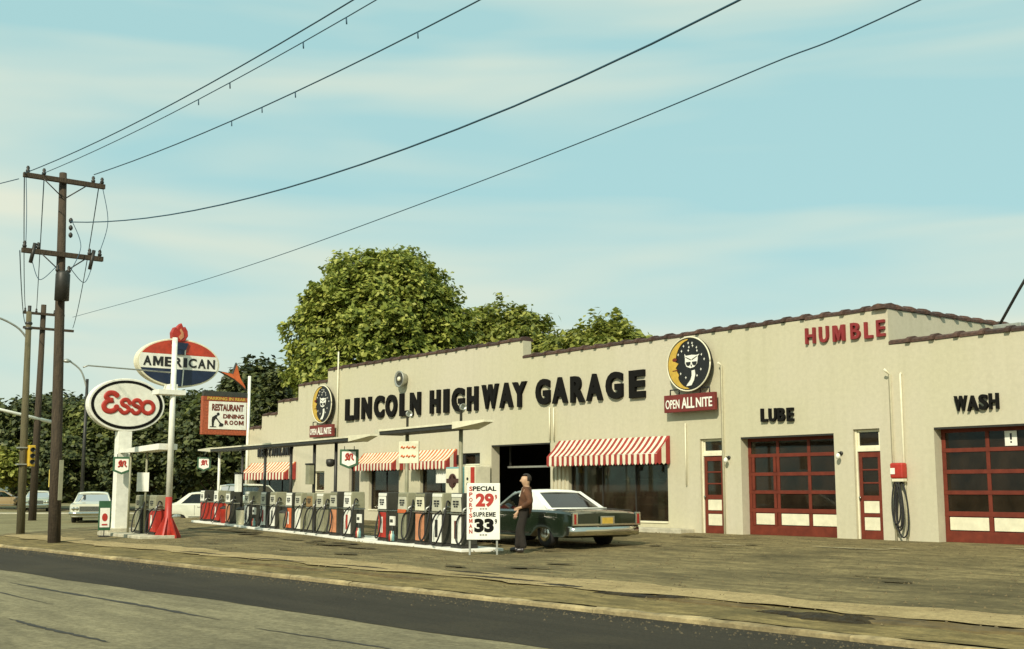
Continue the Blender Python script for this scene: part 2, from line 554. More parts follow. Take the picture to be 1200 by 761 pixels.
def letters(mb, text, o, r, u, w, h, t=0.01, bold=0.0, slot=0, space=1.0, back=0.0):
    """Raised lettering filling a w x h box whose lower left corner is o; r right, u up; depth t towards the viewer."""
    if 'M' in text and len(text) > 1:      # letter by letter, so that M can have its own outline
        adv = [{'I': 0.42, 'M': 1.15, 'W': 1.35}.get(c, 0.92) for c in text]
        gap = 0.16 * space
        tot = sum(adv) + gap * (len(text) - 1)
        x_ = 0.0
        for c, a_ in zip(text, adv):
            letters(mb, c, Vector(o) + Vector(r) * (x_ / tot * w), r, u, a_ / tot * w, h, t, bold, slot, 1.0, back)
            x_ += a_ + gap
        return mb
    vs, fs = glyph(text, bold, space)
    o = Vector(o); r = Vector(r); u = Vector(u); n = r.cross(u)
    k = len(vs)
    V = [o + r * (a * w) + u * (b * h) + n * t for a, b in vs] + [o + r * (a * w) + u * (b * h) - n * back for a, b in vs]
    F = list(fs)
    edge = {}
    for f in fs:
        for i in range(len(f)):
            e = (f[i], f[(i + 1) % len(f)])
            edge[e] = edge.get(e, 0) + 1
    for (a, b) in edge:
        if (b, a) not in edge:
            F.append((b, a, a + k, b + k))
    mb.add(V, F, slot)
    return mb


def ellipse(a, b, n=40, t0=0.0, t1=2 * PI):
    return [(a * math.cos(t0 + (t1 - t0) * i / n), b * math.sin(t0 + (t1 - t0) * i / n)) for i in range(n)]


def structure(o):
    o['kind'] = 'structure'
    return o


# ------------------------------------------------------------------ ground
def kerb_y(x): return -14.57 + 0.043 * (x + 26) if x > -35 else -14.957
def zlot(y):
    if y >= -0.3: return 0.03
    if y >= -7: return 0.03 - 0.25 * (-0.3 - y) / 6.7
    if y >= -14.5: return -0.22 - 0.05 * (-7 - y) / 7.0
    return -0.28


G_ROAD = ground_material('road_asphalt_old', (0.265, 0.228, 0.132), (0.19, 0.163, 0.095), (0.165, 0.142, 0.085), 0.12, 0.6, False, 13, 0.3, 0.28)
G_STRIP = ground_material('road_asphalt_fresh', (0.046, 0.038, 0.024), (0.029, 0.024, 0.015), (0.056, 0.046, 0.027), 0.03, 0.6, False, 18, 0.5)
G_LOT = ground_material('lot_oiled_gravel', (0.255, 0.20, 0.092), (0.135, 0.108, 0.05), (0.082, 0.066, 0.03), 0.45, 1.2, True, 9, 0.3, 0.45)
G_WALK = ground_material('walk_worn_concrete', (0.45, 0.34, 0.165), (0.32, 0.235, 0.11), (0.24, 0.18, 0.075), 0.5, 1.2, True, 16, 0.4)
G_VERGE = ground_material('verge_packed_dirt', (0.30, 0.225, 0.088), (0.13, 0.098, 0.036), (0.10, 0.08, 0.03), 0.45, 1.4, False, 12, 0.7, 0.22)
G_SIDE = ground_material('side_street_asphalt', (0.27, 0.235, 0.12), (0.19, 0.165, 0.08), (0.155, 0.132, 0.065), 0.2, 0.2, False, 9, 0.3)
G_EARTH = ground_material('earth_grass', (0.10, 0.105, 0.035), (0.065, 0.07, 0.022), (0.12, 0.09, 0.04), 0.3, 0.3, False, 6, 0.2)

mb = MB(); mb.add([(-900, -900, -0.75), (900, -900, -0.75), (900, 900, -0.75), (-900, 900, -0.75)], [(0, 1, 2, 3)])
structure(mb.build('ground', G_EARTH))


def sheet(name, m, xs, ylo, yhi, zf, ny=1):
    b = MB()
    nx = len(xs)
    for x in xs:
        a, c = ylo(x), yhi(x)
        for j in range(ny + 1):
            y = a + (c - a) * j / ny
            b.v.append((x, y, zf(x, y)))
    for i in range(nx - 1):
        for j in range(ny):
            b.f.append((i * (ny + 1) + j, (i + 1) * (ny + 1) + j, (i + 1) * (ny + 1) + j + 1, i * (ny + 1) + j + 1))
            b.s.append(0); b.sm.append(True)
    return structure(b.build(name, m))


XS = [-300, -160, -120, -90, -70, -60, -50, -44, -40, -36, -32, -28, -24, -20, -16, -12, -8, -4, 0, 6, 14, 30, 90]
sheet('road', G_ROAD, XS, lambda x: -70, lambda x: kerb_y(x) + 0.2, lambda x, y: -0.335)
_st = {}
def strip_lo(x):
    return -17.38 + 0.062 * (x + 22.7) + 0.045 * math.sin(x * 0.7) + 0.025 * math.sin(x * 1.9 + 1) + 0.015 * math.sin(x * 6.3)
SXS = [-300, -120, -80, -60] + [-50 + 0.6 * i for i in range(110)] + [30, 90]
sheet('fresh_asphalt_strip', G_STRIP, SXS, strip_lo, lambda x: kerb_y(x) + 0.1, lambda x, y: -0.331)
M_TAR = mat('road_tar', (0.035, 0.03, 0.02), 0.85, var=0.4, vscale=5)
def tar_seam(x0, y0, x1, y1, w_, seed):
    rr = random.Random(seed); b_ = MB(); n = 40
    for i in range(n + 1):
        f = i / n; c_ = y0 + (y1 - y0) * f + 0.02 * math.sin(f * 7 + seed) + rr.uniform(-.012, .012)
        ww = w_ * rr.uniform(.5, 1.2) * min(1, 6 * f + .1, 6 * (1 - f) + .1)
        b_.v += [(x0 + (x1 - x0) * f, c_ - ww / 2, -0.3305), (x0 + (x1 - x0) * f, c_ + ww / 2, -0.3305)]
    for i in range(n):
        b_.f.append((2 * i, 2 * i + 2, 2 * i + 3, 2 * i + 1)); b_.s.append(0); b_.sm.append(False)
    o = b_.build('tar_seam', M_TAR); o['kind'] = 'stuff'
tar_seam(-21, -18.25, -13.5, -17.95, 0.10, 3); tar_seam(-15.2, -19.9, -12.2, -19.75, 0.08, 8); tar_seam(-12.5, -18.0, -8.0, -17.6, 0.05, 5); tar_seam(-40, -19.2, -16.5, -18.9, 0.06, 9)
# side street with its far kerb
mb = MB(); mb.add([(-42, -15.1, -0.34), (-30, 30, -0.34), (-140, 30, -0.34), (-150, -15.1, -0.34)], [(0, 1, 2, 3)])
structure(mb.build('side_street', G_SIDE))

# the lot: one sheet sloping from the building down to the kerb, its left edge curving into the side street
b = MB()
ys = [1.0, 0.0, -0.3, -2, -4, -6, -7, -9, -11, -12.4, -13.2, -13.9]
def lot_left(y):
    return {1.0: -56, 0.0: -55, -0.3: -54.6, -2: -52.5, -4: -50.5, -6: -48.6, -7: -47.7, -9: -45.6, -11: -43.4, -12.4: -42.2, -13.2: -40.6, -13.9: -38.0}[y]
NX = 40
for y in ys:
    xl = lot_left(y)
    for i in range(NX + 1):
        x = xl + (30 - xl) * i / NX
        yy = y if y > -13.9 else kerb_y(x) + 0.06
        b.v.append((x, yy, zlot(yy) + (0.012 * math.sin(x * 0.9 + y) if -12 < y < -1 else 0)))
for j in range(len(ys) - 1):
    for i in range(NX):
        b.f.append((j * (NX + 1) + i, j * (NX + 1) + i + 1, (j + 1) * (NX + 1) + i + 1, (j + 1) * (NX + 1) + i)); b.s.append(0); b.sm.append(True)
# skirt down the left edge
o0 = len(b.v)
for j in range(len(ys)):
    p = b.v[j * (NX + 1)]; b.v.append((p[0] - 0.02, p[1], -0.7))
for j in range(len(ys) - 1):
    b.f.append((j * (NX + 1), (j + 1) * (NX + 1), o0 + j + 1, o0 + j)); b.s.append(0); b.sm.append(False)
structure(b.build('parking_lot', G_LOT))

# sidewalk: lighter worn strip, ragged at the lot side, and a rough dirt verge between it and the kerb
WXS = [-40 + 0.4 * i for i in range(170)]
def walk_back(x):
    return kerb_y(x) + 2.72 + 0.16 * math.sin(x * 0.8) + 0.09 * math.sin(x * 2.3 + 2) + 0.05 * math.sin(x * 5.1)
def walk_fr(x): return kerb_y(x) + 1.62 + 0.10 * math.sin(x * 1.1 + 1) + 0.07 * math.sin(x * 3.1) + 0.04 * math.sin(x * 7.3)
sheet('verge', G_VERGE, WXS, lambda x: kerb_y(x) + 0.06, lambda x: walk_fr(x) + 0.35, lambda x, y: zlot(y) + 0.012 + 0.008 * math.sin(x * 2.2 + y * 3), 6)
sheet('sidewalk', G_WALK, WXS, walk_fr, walk_back, lambda x, y: zlot(y) + 0.03, 4)

# kerb stones
kerb = bpy.data.objects.new('kerb', None); COL.objects.link(kerb); structure(kerb)
protos = []
for k in range(3):
    L = 1.845
    m_ = MB()
    n = 11
    for i in range(n + 1):
        x = -L / 2 + L * i / n
        j = lambda s: random.uniform(-s, s)
        m_.v += [(x, -0.02 + j(.006), -0.2), (x, -0.012 + j(.012), 0.045 + j(.007)), (x, 0.012 + j(.012), 0.066 + j(.006)), (x, 0.065 + j(.012), 0.074 + j(.005)), (x, 0.09, -0.2)]
    for i in range(n):
        for q in range(4):
            m_.f.append((i * 5 + q, (i + 1) * 5 + q, (i + 1) * 5 + q + 1, i * 5 + q + 1)); m_.s.append(0); m_.sm.append(False)
    m_.f += [(0, 1, 2, 3, 4), tuple(n * 5 + q for q in (4, 3, 2, 1, 0))]; m_.s += [0, 0]; m_.sm += [False, False]
    protos.append(m_.build('kerb_stone', M_KERB, kerb))
x = -34.5
ki = 0
while x < 16:
    y = kerb_y(x)
    pr = protos[ki % 3]
    ob = pr if ki < 3 else share(pr, kerb)
    ob.location = (x, y, -0.335 + random.uniform(-0.006, 0.006)); ob.rotation_euler = (random.uniform(-.02, .02), random.uniform(-.003, .003), 0.043 + random.uniform(-.012, .012))
    ki += 1; x += 1.85
for i in range(9):      # the corner, curving into the side street
    t = i / 9
    a = t * math.radians(62)
    R_ = 7.6
    ob = share(protos[i % 3], kerb, (-35.9 - R_ * math.sin(a) * 1.0, -14.95 + R_ * (1 - math.cos(a)), -0.335), -a)
    ob.scale = (0.5, 1, 1)

# dirt washed over the walk and a clump of sod at the kerb
def mound(name, cx, cy, rx, ry, h, m, z0, seed, rot=0.06, n=9):
    rr = random.Random(seed)
    bm_ = MB()
    NR, NS = 6, 26
    jit = [1 + 0.28 * rr.uniform(-1, 1) + 0.16 * math.sin(3 * q) for q in range(NS)]
    for i in range(NR + 1):
        f = i / NR
        for j in range(NS):
            t = 2 * PI * j / NS
            x_ = rx * f * jit[j] * math.cos(t); y_ = ry * f * jit[j] * math.sin(t)
            z_ = h * (1 - f * f) * (0.75 + 0.5 * rr.random()) if i < NR else -0.02
            bm_.v.append((cx + x_ * math.cos(rot) - y_ * math.sin(rot), cy + x_ * math.sin(rot) + y_ * math.cos(rot), z0 + z_))
    for i in range(NR):
        for j in range(NS):
            j2 = (j + 1) % NS
            bm_.f.append((i * NS + j, i * NS + j2, (i + 1) * NS + j2, (i + 1) * NS + j)); bm_.s.append(0); bm_.sm.append(False)
    o = bm_.build(name, m)
    return o


M_SOD = mat('dark_sod', (0.032, 0.024, 0.009), 1.0, var=0.6, vscale=6, bump=0.9, bscale=16)
for k, (cx, cy, rx, ry, h) in enumerate([(-8.75, -12.85, 0.42, 0.2, 0.045), (-8.3, -12.84, 0.26, 0.16, 0.06), (-9.3, -12.82, 0.4, 0.10, 0.025), (-8.5, -12.97, 0.5, 0.08, 0.02)]):
    o = mound('sod_clump', cx, cy, rx, ry, h, M_SOD, zlot(cy) + 0.02, 40 + k); o['kind'] = 'stuff'
for k, (cx, cy, rx, ry) in enumerate([(-15.6, -12.15, 1.4, 0.09), (-13.9, -12.3, 0.5, 0.13), (-12.2, -12.55, 0.62, 0.10), (-16.9, -11.75, 0.9, 0.07), (-19.5, -12.4, 1.1, 0.06), (-22.5, -12.6, 1.3, 0.07), (-26, -12.7, 1.5, 0.06), (-11.6, -12.35, 0.3, 0.08)]):
    o = mound('dirt_streak', cx, cy, rx, ry, 0.022, M_SOD, zlot(cy) + 0.022, 60 + k); o['kind'] = 'stuff'
for k, (cx, cy, rx, ry) in enumerate([(-7.6, -12.6, 1.3, 0.3), (-5.4, -12.3, 1.6, 0.4), (-10.6, -12.62, 0.9, 0.15), (-17.5, -13.2, 1.3, 0.14), (-20.8, -13.4, 1.4, 0.12)]):
    o = mound('loose_dirt', cx, cy, rx, ry, 0.03, M_DIRT, zlot(cy) + 0.02, 80 + k); o['kind'] = 'stuff'
def stain(cx, cy, rx, ry, m, seed, dz=0.006, name='oil_stain'):
    rr = random.Random(seed); b_ = MB(); n = 28
    pts = []
    for j in range(n):
        t = 2 * PI * j / n
        k_ = 1 + 0.3 * math.sin(2 * t + seed) * rr.random() + 0.22 * rr.uniform(-1, 1)
        X, Y = cx + rx * k_ * math.cos(t), cy + ry * k_ * math.sin(t)
        lift = 0.018 if -12 < Y < -1 else 0.004
        pts.append((X, Y, zlot(Y) + dz + lift))
    b_.add(pts + [(cx, cy, zlot(cy) + dz + 0.02)], [(j, (j + 1) % n, n) for j in range(n)], 0, True)
    o = b_.build(name, m); o['kind'] = 'stuff'
M_OIL = ground_material('oil_soaked', (0.115, 0.088, 0.038), (0.07, 0.054, 0.024), (0.05, 0.04, 0.018), 0.3, 0.6, False, 11, 0.8)
M_PALE = ground_material('paint_worn', (0.48, 0.42, 0.27), (0.30, 0.25, 0.14), (0.2, 0.155, 0.07), 1.2, 3, False, 14, 2.5)
_r = random.Random(77)
for k in range(26):
    stain(_r.uniform(-31, -6), _r.uniform(-11.3, -1.2), _r.uniform(.12, .6), _r.uniform(.05, .14), M_OIL, k)
for k in range(14):
    q = _r.uniform(0, 1); stain(-43 + 20 * q, -5.6 - 3.4 * q + _r.uniform(-.5, .3), _r.uniform(.3, 1.1), _r.uniform(.08, .25), M_OIL, 100 + k)
for (cx, cy, rx, ry, sd) in ((-15.75, -2.7, 0.95, 0.05, 1), (-18.6, -3.2, 0.3, 0.05, 2), (-14.9, -2.35, 0.25, 0.05, 3), (-19.6, -2.6, 0.2, 0.04, 4), (-12.6, -1.2, 0.35, 0.06, 5)):
    stain(cx, cy, rx, ry, M_PALE, 200 + sd, 0.009, 'faded_paint_mark')
# grit lying over the lot, the walk and the gutter
def grit(name, n, x0, x1, yf, zf, s0, s1, m):
    g = MB()
    for _ in range(n):
        x_ = random.uniform(x0, x1); y_ = yf(x_); z_ = zf(x_, y_); s = random.uniform(s0, s1)
        a = random.uniform(0, 6)
        p = [Vector((x_ + s * math.cos(a + q) * random.uniform(.7, 1.3), y_ + s * math.sin(a + q) * random.uniform(.7, 1.3), z_ - 0.003)) for q in (0, 2.1, 4.2)]
        g.add(p + [Vector((x_, y_, z_ + s * 0.8))], [(0, 1, 3), (1, 2, 3), (2, 0, 3)])
    o = g.build(name, m); o['kind'] = 'stuff'
    return o


grit('lot_grit', 2600, -34, -4, lambda x: random.uniform(-13, -0.6), lambda x, y: zlot(y) + (0.02 if y < walk_back(x) else 0.012), 0.008, 0.03, mat('grit', (0.15, 0.115, 0.055), 1, var=0.4, vscale=9))
grit('gutter_grit', 1500, -34, -2, lambda x: kerb_y(x) - 0.1 - abs(random.gauss(0, 0.35)), lambda x, y: -0.33, 0.006, 0.024, mat('gutter_sand', (0.10, 0.08, 0.045), 1, var=0.4, vscale=9))

# far side of the side street
mb = MB()
u_ = Vector((0.618, 0.786, 0)); f_ = Vector((-0.786, 0.618, 0))
base = Vector((-78.5, -1.0, 0))
def quadstrip(mbx, a0, a1, d0, d1, z0, z1):
    P = [base + u_ * a + f_ * d for a, d in ((a0, d0), (a1, d0), (a1, d1), (a0, d1))]
    mbx.add([(p.x, p.y, z0) for p in P] + [(p.x, p.y, z1) for p in P], [(4, 5, 6, 7), (0, 1, 5, 4), (1, 2, 6, 5), (2, 3, 7, 6), (3, 0, 4, 7)])
quadstrip(mb, -40, 30, 0, 2.2, -0.5, -0.30)
structure(mb.build('far_sidewalk', M_CONC))
mb = MB(); quadstrip(mb, -60, 40, 2.25, 18, -0.6, -0.33)
structure(mb.build('far_parking', G_SIDE))

# ------------------------------------------------------------------ the garage building
garage = thing('garage_building', 'long cream painted one storey garage with stepped parapet and red striped awnings', 'garage building', (0, 0, 0))

X_END = 0.0
OPEN = [  # x0, x1, z0, z1, kind
    (-49.35, -45.75, 0.45, 2.1), (-43.97, -43.05, 1.12, 1.93), (-41.1, -40.3, 0.0, 2.08),
    (-39.6, -37.5, 0.4, 2.2), (-36.1, -33.9, 0.4, 2.2), (-33.62, -32.5, 2.0, 2.42),
    (-31.86, -28.81, 0.0, 2.65), (-27.95, -23.72, 0.26, 2.25), (-22.49, -21.69, 0.0, 2.55),
    (-21.04, -18.09, 0.0, 2.55), (-17.53, -16.79, 0.0, 2.62), (-15.36, -12.0, 0.0, 2.58)]
STEPS = [(-50.1, -48.75, 3.88), (-48.75, -47.25, 4.42), (-47.25, -45.41, 4.94), (-45.41, -42.92, 5.53), (-42.92, -30.17, 6.0), (-30.17, -16.43, 5.42), (-16.43, X_END, 4.56)]


def front_wall():
    xs = sorted({v for o in OPEN for v in o[:2]} | {v for s in STEPS for v in s[:2]})
    zs = sorted({v for o in OPEN for v in o[2:]} | {s[2] for s in STEPS} | {-0.5})
    solid = {}
    for i in range(len(xs) - 1):
        xm = (xs[i] + xs[i + 1]) / 2
        top = next(s[2] for s in STEPS if s[0] <= xm <= s[1])
        for j in range(len(zs) - 1):
            zm = (zs[j] + zs[j + 1]) / 2
            ok = zm < top and not any(o[0] < xm < o[1] and o[2] < zm < o[3] for o in OPEN)
            solid[i, j] = ok
    b_ = MB(); idx = {}
    def V(i, j, k):
        if (i, j, k) not in idx:
            idx[i, j, k] = len(b_.v); b_.v.append((xs[i], 0.0 if k == 0 else 0.34, zs[j]))
        return idx[i, j, k]
    def F(*q): b_.f.append(q); b_.s.append(0); b_.sm.append(False)
    for (i, j), ok in solid.items():
        if not ok: continue
        F(V(i, j, 0), V(i + 1, j, 0), V(i + 1, j + 1, 0), V(i, j + 1, 0))
        F(V(i, j, 1), V(i, j + 1, 1), V(i + 1, j + 1, 1), V(i + 1, j, 1))
        if not solid.get((i - 1, j)): F(V(i, j, 0), V(i, j + 1, 0), V(i, j + 1, 1), V(i, j, 1))
        if not solid.get((i + 1, j)): F(V(i + 1, j, 0), V(i + 1, j, 1), V(i + 1, j + 1, 1), V(i + 1, j + 1, 0))
        if not solid.get((i, j + 1)): F(V(i, j + 1, 0), V(i + 1, j + 1, 0), V(i + 1, j + 1, 1), V(i, j + 1, 1))
        if not solid.get((i, j - 1)): F(V(i, j, 0), V(i, j, 1), V(i + 1, j, 1), V(i + 1, j, 0))
    return b_.build('front_wall', M_WALL, garage)


front_wall()
DEPTH = 15.0
mb = MB(); mb.box(-50.1, -49.78, 0.341, DEPTH, -0.5, 3.88); mb.build('left_wall', M_WALL, garage)
mb = MB(); mb.box(-16.75, -16.433, 0.341, DEPTH, 0, 5.42); mb.build('parapet_side_wall', M_WALL, garage)
mb = MB(); mb.box(-49.77, X_END, DEPTH - 0.3, DEPTH - 0.002, -0.5, 3.8); mb.build('back_wall', M_WALL, garage)
mb = MB(); mb.box(-0.3, X_END, 0.341, DEPTH - 0.31, -0.5, 4.5); mb.build('right_wall', M_WALL, garage)
mb = MB(); mb.box(-49.77, -16.76, 0.342, DEPTH - 0.305, 3.3, 3.5); mb.box(-16.43, -0.31, 0.342, DEPTH - 0.305, 3.55, 3.75); mb.build('roof', M_ROOF, garage)
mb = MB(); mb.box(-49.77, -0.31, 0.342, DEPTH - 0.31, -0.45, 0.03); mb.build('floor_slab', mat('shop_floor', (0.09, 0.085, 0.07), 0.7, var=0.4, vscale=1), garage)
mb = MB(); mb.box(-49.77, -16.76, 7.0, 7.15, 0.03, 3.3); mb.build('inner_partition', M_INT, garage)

# clay coping tiles along every parapet, each a piece of its own
tp = MB()
prof = [(-0.215, -0.03), (-0.215, 0.035), (-0.12, 0.085), (0.0, 0.105), (0.12, 0.085), (0.215, 0.035), (0.215, -0.03)]
def ring(x, s): return [(x, y * s, z * s if z > 0 else z) for y, z in prof]
sec = [(-0.30, 0.9), (0.18, 0.9), (0.185, 1.22), (0.295, 1.22)]
for x_, s in sec: tp.v += ring(x_, s)
k = len(prof)
for i in range(len(sec) - 1):
    for j in range(k):
        tp.f.append((i * k + j, (i + 1) * k + j, (i + 1) * k + (j + 1) % k, i * k + (j + 1) % k)); tp.s.append(0); tp.sm.append(False)
tp.f += [tuple(range(k)), tuple(reversed(range((len(sec) - 1) * k, len(sec) * k)))]; tp.s += [0, 0]; tp.sm += [False] * 2
tile = None
def put_tile(x_, y_, z_, rz):
    global tile
    if tile is None:
        tile = tp.build('coping_tile', M_TILE, garage); ob = tile
    else:
        ob = share(tile, garage)
    ob.location = (x_, y_, z_ + random.uniform(-0.008, 0.012)); ob.rotation_euler = (random.uniform(-.03, .03), random.uniform(-.02, .02), rz + random.uniform(-.02, .02))
for (a, c, z_) in STEPS:
    n = max(1, round((c - a) / 0.61))
    if a >= -16.5: n = 14; c = a + 14 * 0.61
    for i in range(n):
        put_tile(a + (c - a) * (i + 0.5) / n, 0.17, z_ + 0.032, 0)
for i in range(18):
    put_tile(-16.6, 0.75 + i * 0.61, 5.452, PI / 2)
put_tile(-16.6, 0.17, 5.46, PI / 2)

# ---- doors
def sectional_door(x0, x1, top, wicket, notice=False):
    d = bpy.data.objects.new('garage_door', None); COL.objects.link(d); d.parent = garage
    d.location = (x0, 0.27, 0.03)
    w = x1 - x0; h = top - 0.03
    def piece(name, m, a, c, z0, z1, y0=0.0, y1=0.05, bevel=0.006):
        bx = MB(); bx.box(a, c, y0, y1, z0, z1)
        return bx.build(name, m, d, bevel)
    rails = [(0.0, 0.24), (0.57, 0.68), (1.05, 1.14), (1.51, 1.60), (1.99, 2.08), (h - 0.09, h)]
    for z0, z1 in rails: piece('rail', M_DRED, 0.003, w - 0.003, z0, z1)
    cw = w / 3
    gaps = [(rails[i][1], rails[i + 1][0]) for i in range(5)]
    for gi, (z0, z1) in enumerate(gaps):
        for e in range(4):
            c = e * cw
            hw = 0.045
            a0, a1 = max(0.003, c - hw), min(w - 0.003, c + hw)
            if e == 0: a1 = 0.10
            if e == 3: a0 = w - 0.10
            piece('stile', M_DRED, a0, a1, z0, z1, 0.004, 0.046)
        for e in range(3):
            a0 = (0.10 if e == 0 else e * cw + 0.045); a1 = (w - 0.10 if e == 2 else (e + 1) * cw - 0.045)
            if wicket and e == 0 and gi < 4:
                piece('wicket_stile', M_DRED, a0 + 0.03, a0 + 0.11, z0 + 0.0, z1, -0.012, 0.04)
                piece('wicket_stile', M_DRED, a1 - 0.10, a1 - 0.02, z0 + 0.0, z1, -0.012, 0.04)
            if gi == 0:
                piece('panel', M_CREAM, a0 + (0.12 if wicket and e == 0 else .02), a1 - (0.11 if wicket and e == 0 else .02), z0 + 0.025, z1 - 0.02, 0.008, 0.035, 0.008)
                piece('panel_back', M_DRED, a0, a1, z0, z1, 0.037, 0.046, 0)
            else:
                piece('pane', M_GLASS, a0, a1, z0, z1, 0.02, 0.026, 0)
    if notice:
        nb = MB(); nb.box(cw + 0.42, cw + 0.70, -0.003, 0.0, 2.10, 2.42, 0); nb.box(cw + 0.54, cw + 0.585, -0.006, -0.003, 2.23, 2.37, 1)
        nb.box(cw + 0.545, cw + 0.58, -0.006, -0.003, 2.16, 2.2, 1)
        nb.build('paper_notice', [M_WHITE, M_BLACK], d)
    return d


sectional_door(-21.04, -18.09, 2.52, True)
sectional_door(-15.36, -12.0, 2.55, False, True)

def entry_door(x0, x1, top):
    d = bpy.data.objects.new('entry_door', None); COL.objects.link(d); d.parent = garage
    d.location = (x0, 0.1, 0.03)
    w = x1 - x0
    def piece(name, m, a, c, z0, z1, y0=0.0, y1=0.045, bevel=0.005):
        bx = MB(); bx.box(a, c, y0, y1, z0, z1); return bx.build(name, m, d, bevel)
    piece('jamb', M_CREAM, 0.003, 0.05, 0, top - 0.04, -0.03, 0.1)
    piece('jamb', M_CREAM, w - 0.05, w - 0.003, 0, top - 0.04, -0.03, 0.1)
    piece('transom_bar', M_CREAM, 0.051, w - 0.051, 2.06, 2.15, -0.03, 0.1)
    piece('transom_pane', M_GLASS, 0.10, w - 0.10, 2.2, top - 0.1, 0.02, 0.026, 0)
    piece('transom_frame', M_CREAM, 0.051, 0.1, 2.151, top - 0.1, 0, 0.05); piece('transom_frame', M_CREAM, w - 0.1, w - 0.051, 2.151, top - 0.1, 0, 0.05)
    piece('transom_head', M_CREAM, 0.051, w - 0.051, top - 0.1, top - 0.04, 0, 0.05)
    piece('transom_sill', M_CREAM, 0.101, w - 0.101, 2.151, 2.2, 0, 0.05)
    st = 0.10
    piece('stile', M_DRED, 0.055, st + 0.05, 0, 2.05); piece('stile', M_DRED, w - st - 0.05, w - 0.055, 0, 2.05)
    zs = [(0, 0.2), (0.52, 0.6), (0.9, 1.02), (1.3, 1.335), (1.61, 1.645), (1.92, 2.05)]
    for z0, z1 in zs: piece('rail', M_DRED, st + 0.051, w - st - 0.051, z0, z1, 0.002, 0.043)
    for i in range(5):
        a, c = zs[i][1], zs[i + 1][0]
        if i < 2: piece('panel', M_CREAM, st + 0.06, w - st - 0.06, a + 0.01, c - 0.01, 0.006, 0.03, 0.006)
        else: piece('pane', M_GLASS, st + 0.051, w - st - 0.051, a, c, 0.02, 0.026, 0)
    kb = MB(); kb.tube([(0.10, 0, 0.97), (0.10, -0.05, 0.97)], 0.012); kb.lathe([(0.012, -0.075), (0.03, -0.07), (0.03, -0.05), (0.012, -0.045)], (0.10, 0, 0.97), 'Y', 10)
    kb.build('handle', M_CHROME, d)


entry_door(-22.49, -21.69, 2.55)
entry_door(-17.53, -16.79, 2.62)

# ---- windows
def shop_window(x0, x1, z0, z1, nm, frame=M_DMETAL, horiz=None, yy=0.12):
    wdw = bpy.data.objects.new('window', None); COL.objects.link(wdw); wdw.parent = garage
    wdw.location = (x0, yy, z0)
    w, h = x1 - x0, z1 - z0
    def piece(name, m, a, c, b0, b1, y0, y1):
        bx = MB(); bx.box(a, c, y0, y1, b0, b1); return bx.build(name, m, wdw)
    piece('sill', M_CREAM, 0.003, w - 0.003, 0.002, 0.05, -0.15, 0.06)
    piece('frame_head', frame, 0.003, w - 0.003, h - 0.06, h - 0.002, 0, 0.06)
    piece('frame_jamb', frame, 0.003, 0.055, 0.051, h - 0.061, 0, 0.06); piece('frame_jamb', frame, w - 0.055, w - 0.003, 0.051, h - 0.061, 0, 0.06)
    for i in range(nm):
        c = w * (i + 1) / (nm + 1)
        piece('mullion', frame, c - 0.02, c + 0.02, 0.051, h - 0.061, 0.002, 0.058)
    for i in range(nm + 1):
        a0 = 0.055 if i == 0 else w * i / (nm + 1) + 0.02
        a1 = w - 0.055 if i == nm else w * (i + 1) / (nm + 1) - 0.02
        piece('pane', M_GLASS, a0, a1, 0.051, h - 0.061, 0.025, 0.031)


for q, nm in ((0, 2), (1, 0), (3, 1), (4, 1), (5, 0), (7, 2)):
    shop_window(*OPEN[q], nm, M_DMETAL if q != 1 else M_CREAM)
# glass door at the left
def plain_door(x0, x1, z1):
    d = bpy.data.objects.new('glass_door', None); COL.objects.link(d); d.parent = garage; d.location = (x0, 0.12, 0.03)
    w = x1 - x0
    for a, c, b0, b1 in ((0.004, 0.09, 0, z1 - 0.04), (w - 0.09, w - 0.004, 0, z1 - 0.04)):
        bx = MB(); bx.box(a, c, 0, 0.05, b0, b1); bx.build('stile', M_DMETAL, d)
    for b0, b1 in ((0, 0.22), (0.95, 1.03), (z1 - 0.14, z1 - 0.04)):
        bx = MB(); bx.box(0.091, w - 0.091, 0.002, 0.048, b0, b1); bx.build('rail', M_DMETAL, d)
    for b0, b1 in ((0.221, 0.949), (1.031, z1 - 0.141)):
        bx = MB(); bx.box(0.091, w - 0.091, 0.02, 0.026, b0, b1); bx.build('pane', M_GLASS, d)
plain_door(-41.1, -40.3, 2.08)

# ribbed pilaster left of the large window and service pipes above it
mb = MB()
for i in range(4):
    mb.box(-28.72 + i * 0.18, -28.63 + i * 0.18, -0.05, -0.001, 0.03, 1.98)
mb.build('ribbed_pilaster', M_WALL, garage)
# concrete step along the large window
mb = MB(); mb.box(-28.3, -22.75, -0.55, -0.002, -0.1, 0.14); mb.build('window_step', M_CONC, garage, 0.02)
# exposed lintels
for x0, x1, z in ((-31.86, -28.81, 2.65), (-21.04, -18.09, 2.55), (-15.36, -12.0, 2.58)):
    mb = MB(); mb.box(x0 + 0.003, x1 - 0.003, 0.004, 0.1, z - 0.045, z - 0.003); mb.build('lintel', M_DMETAL, garage)

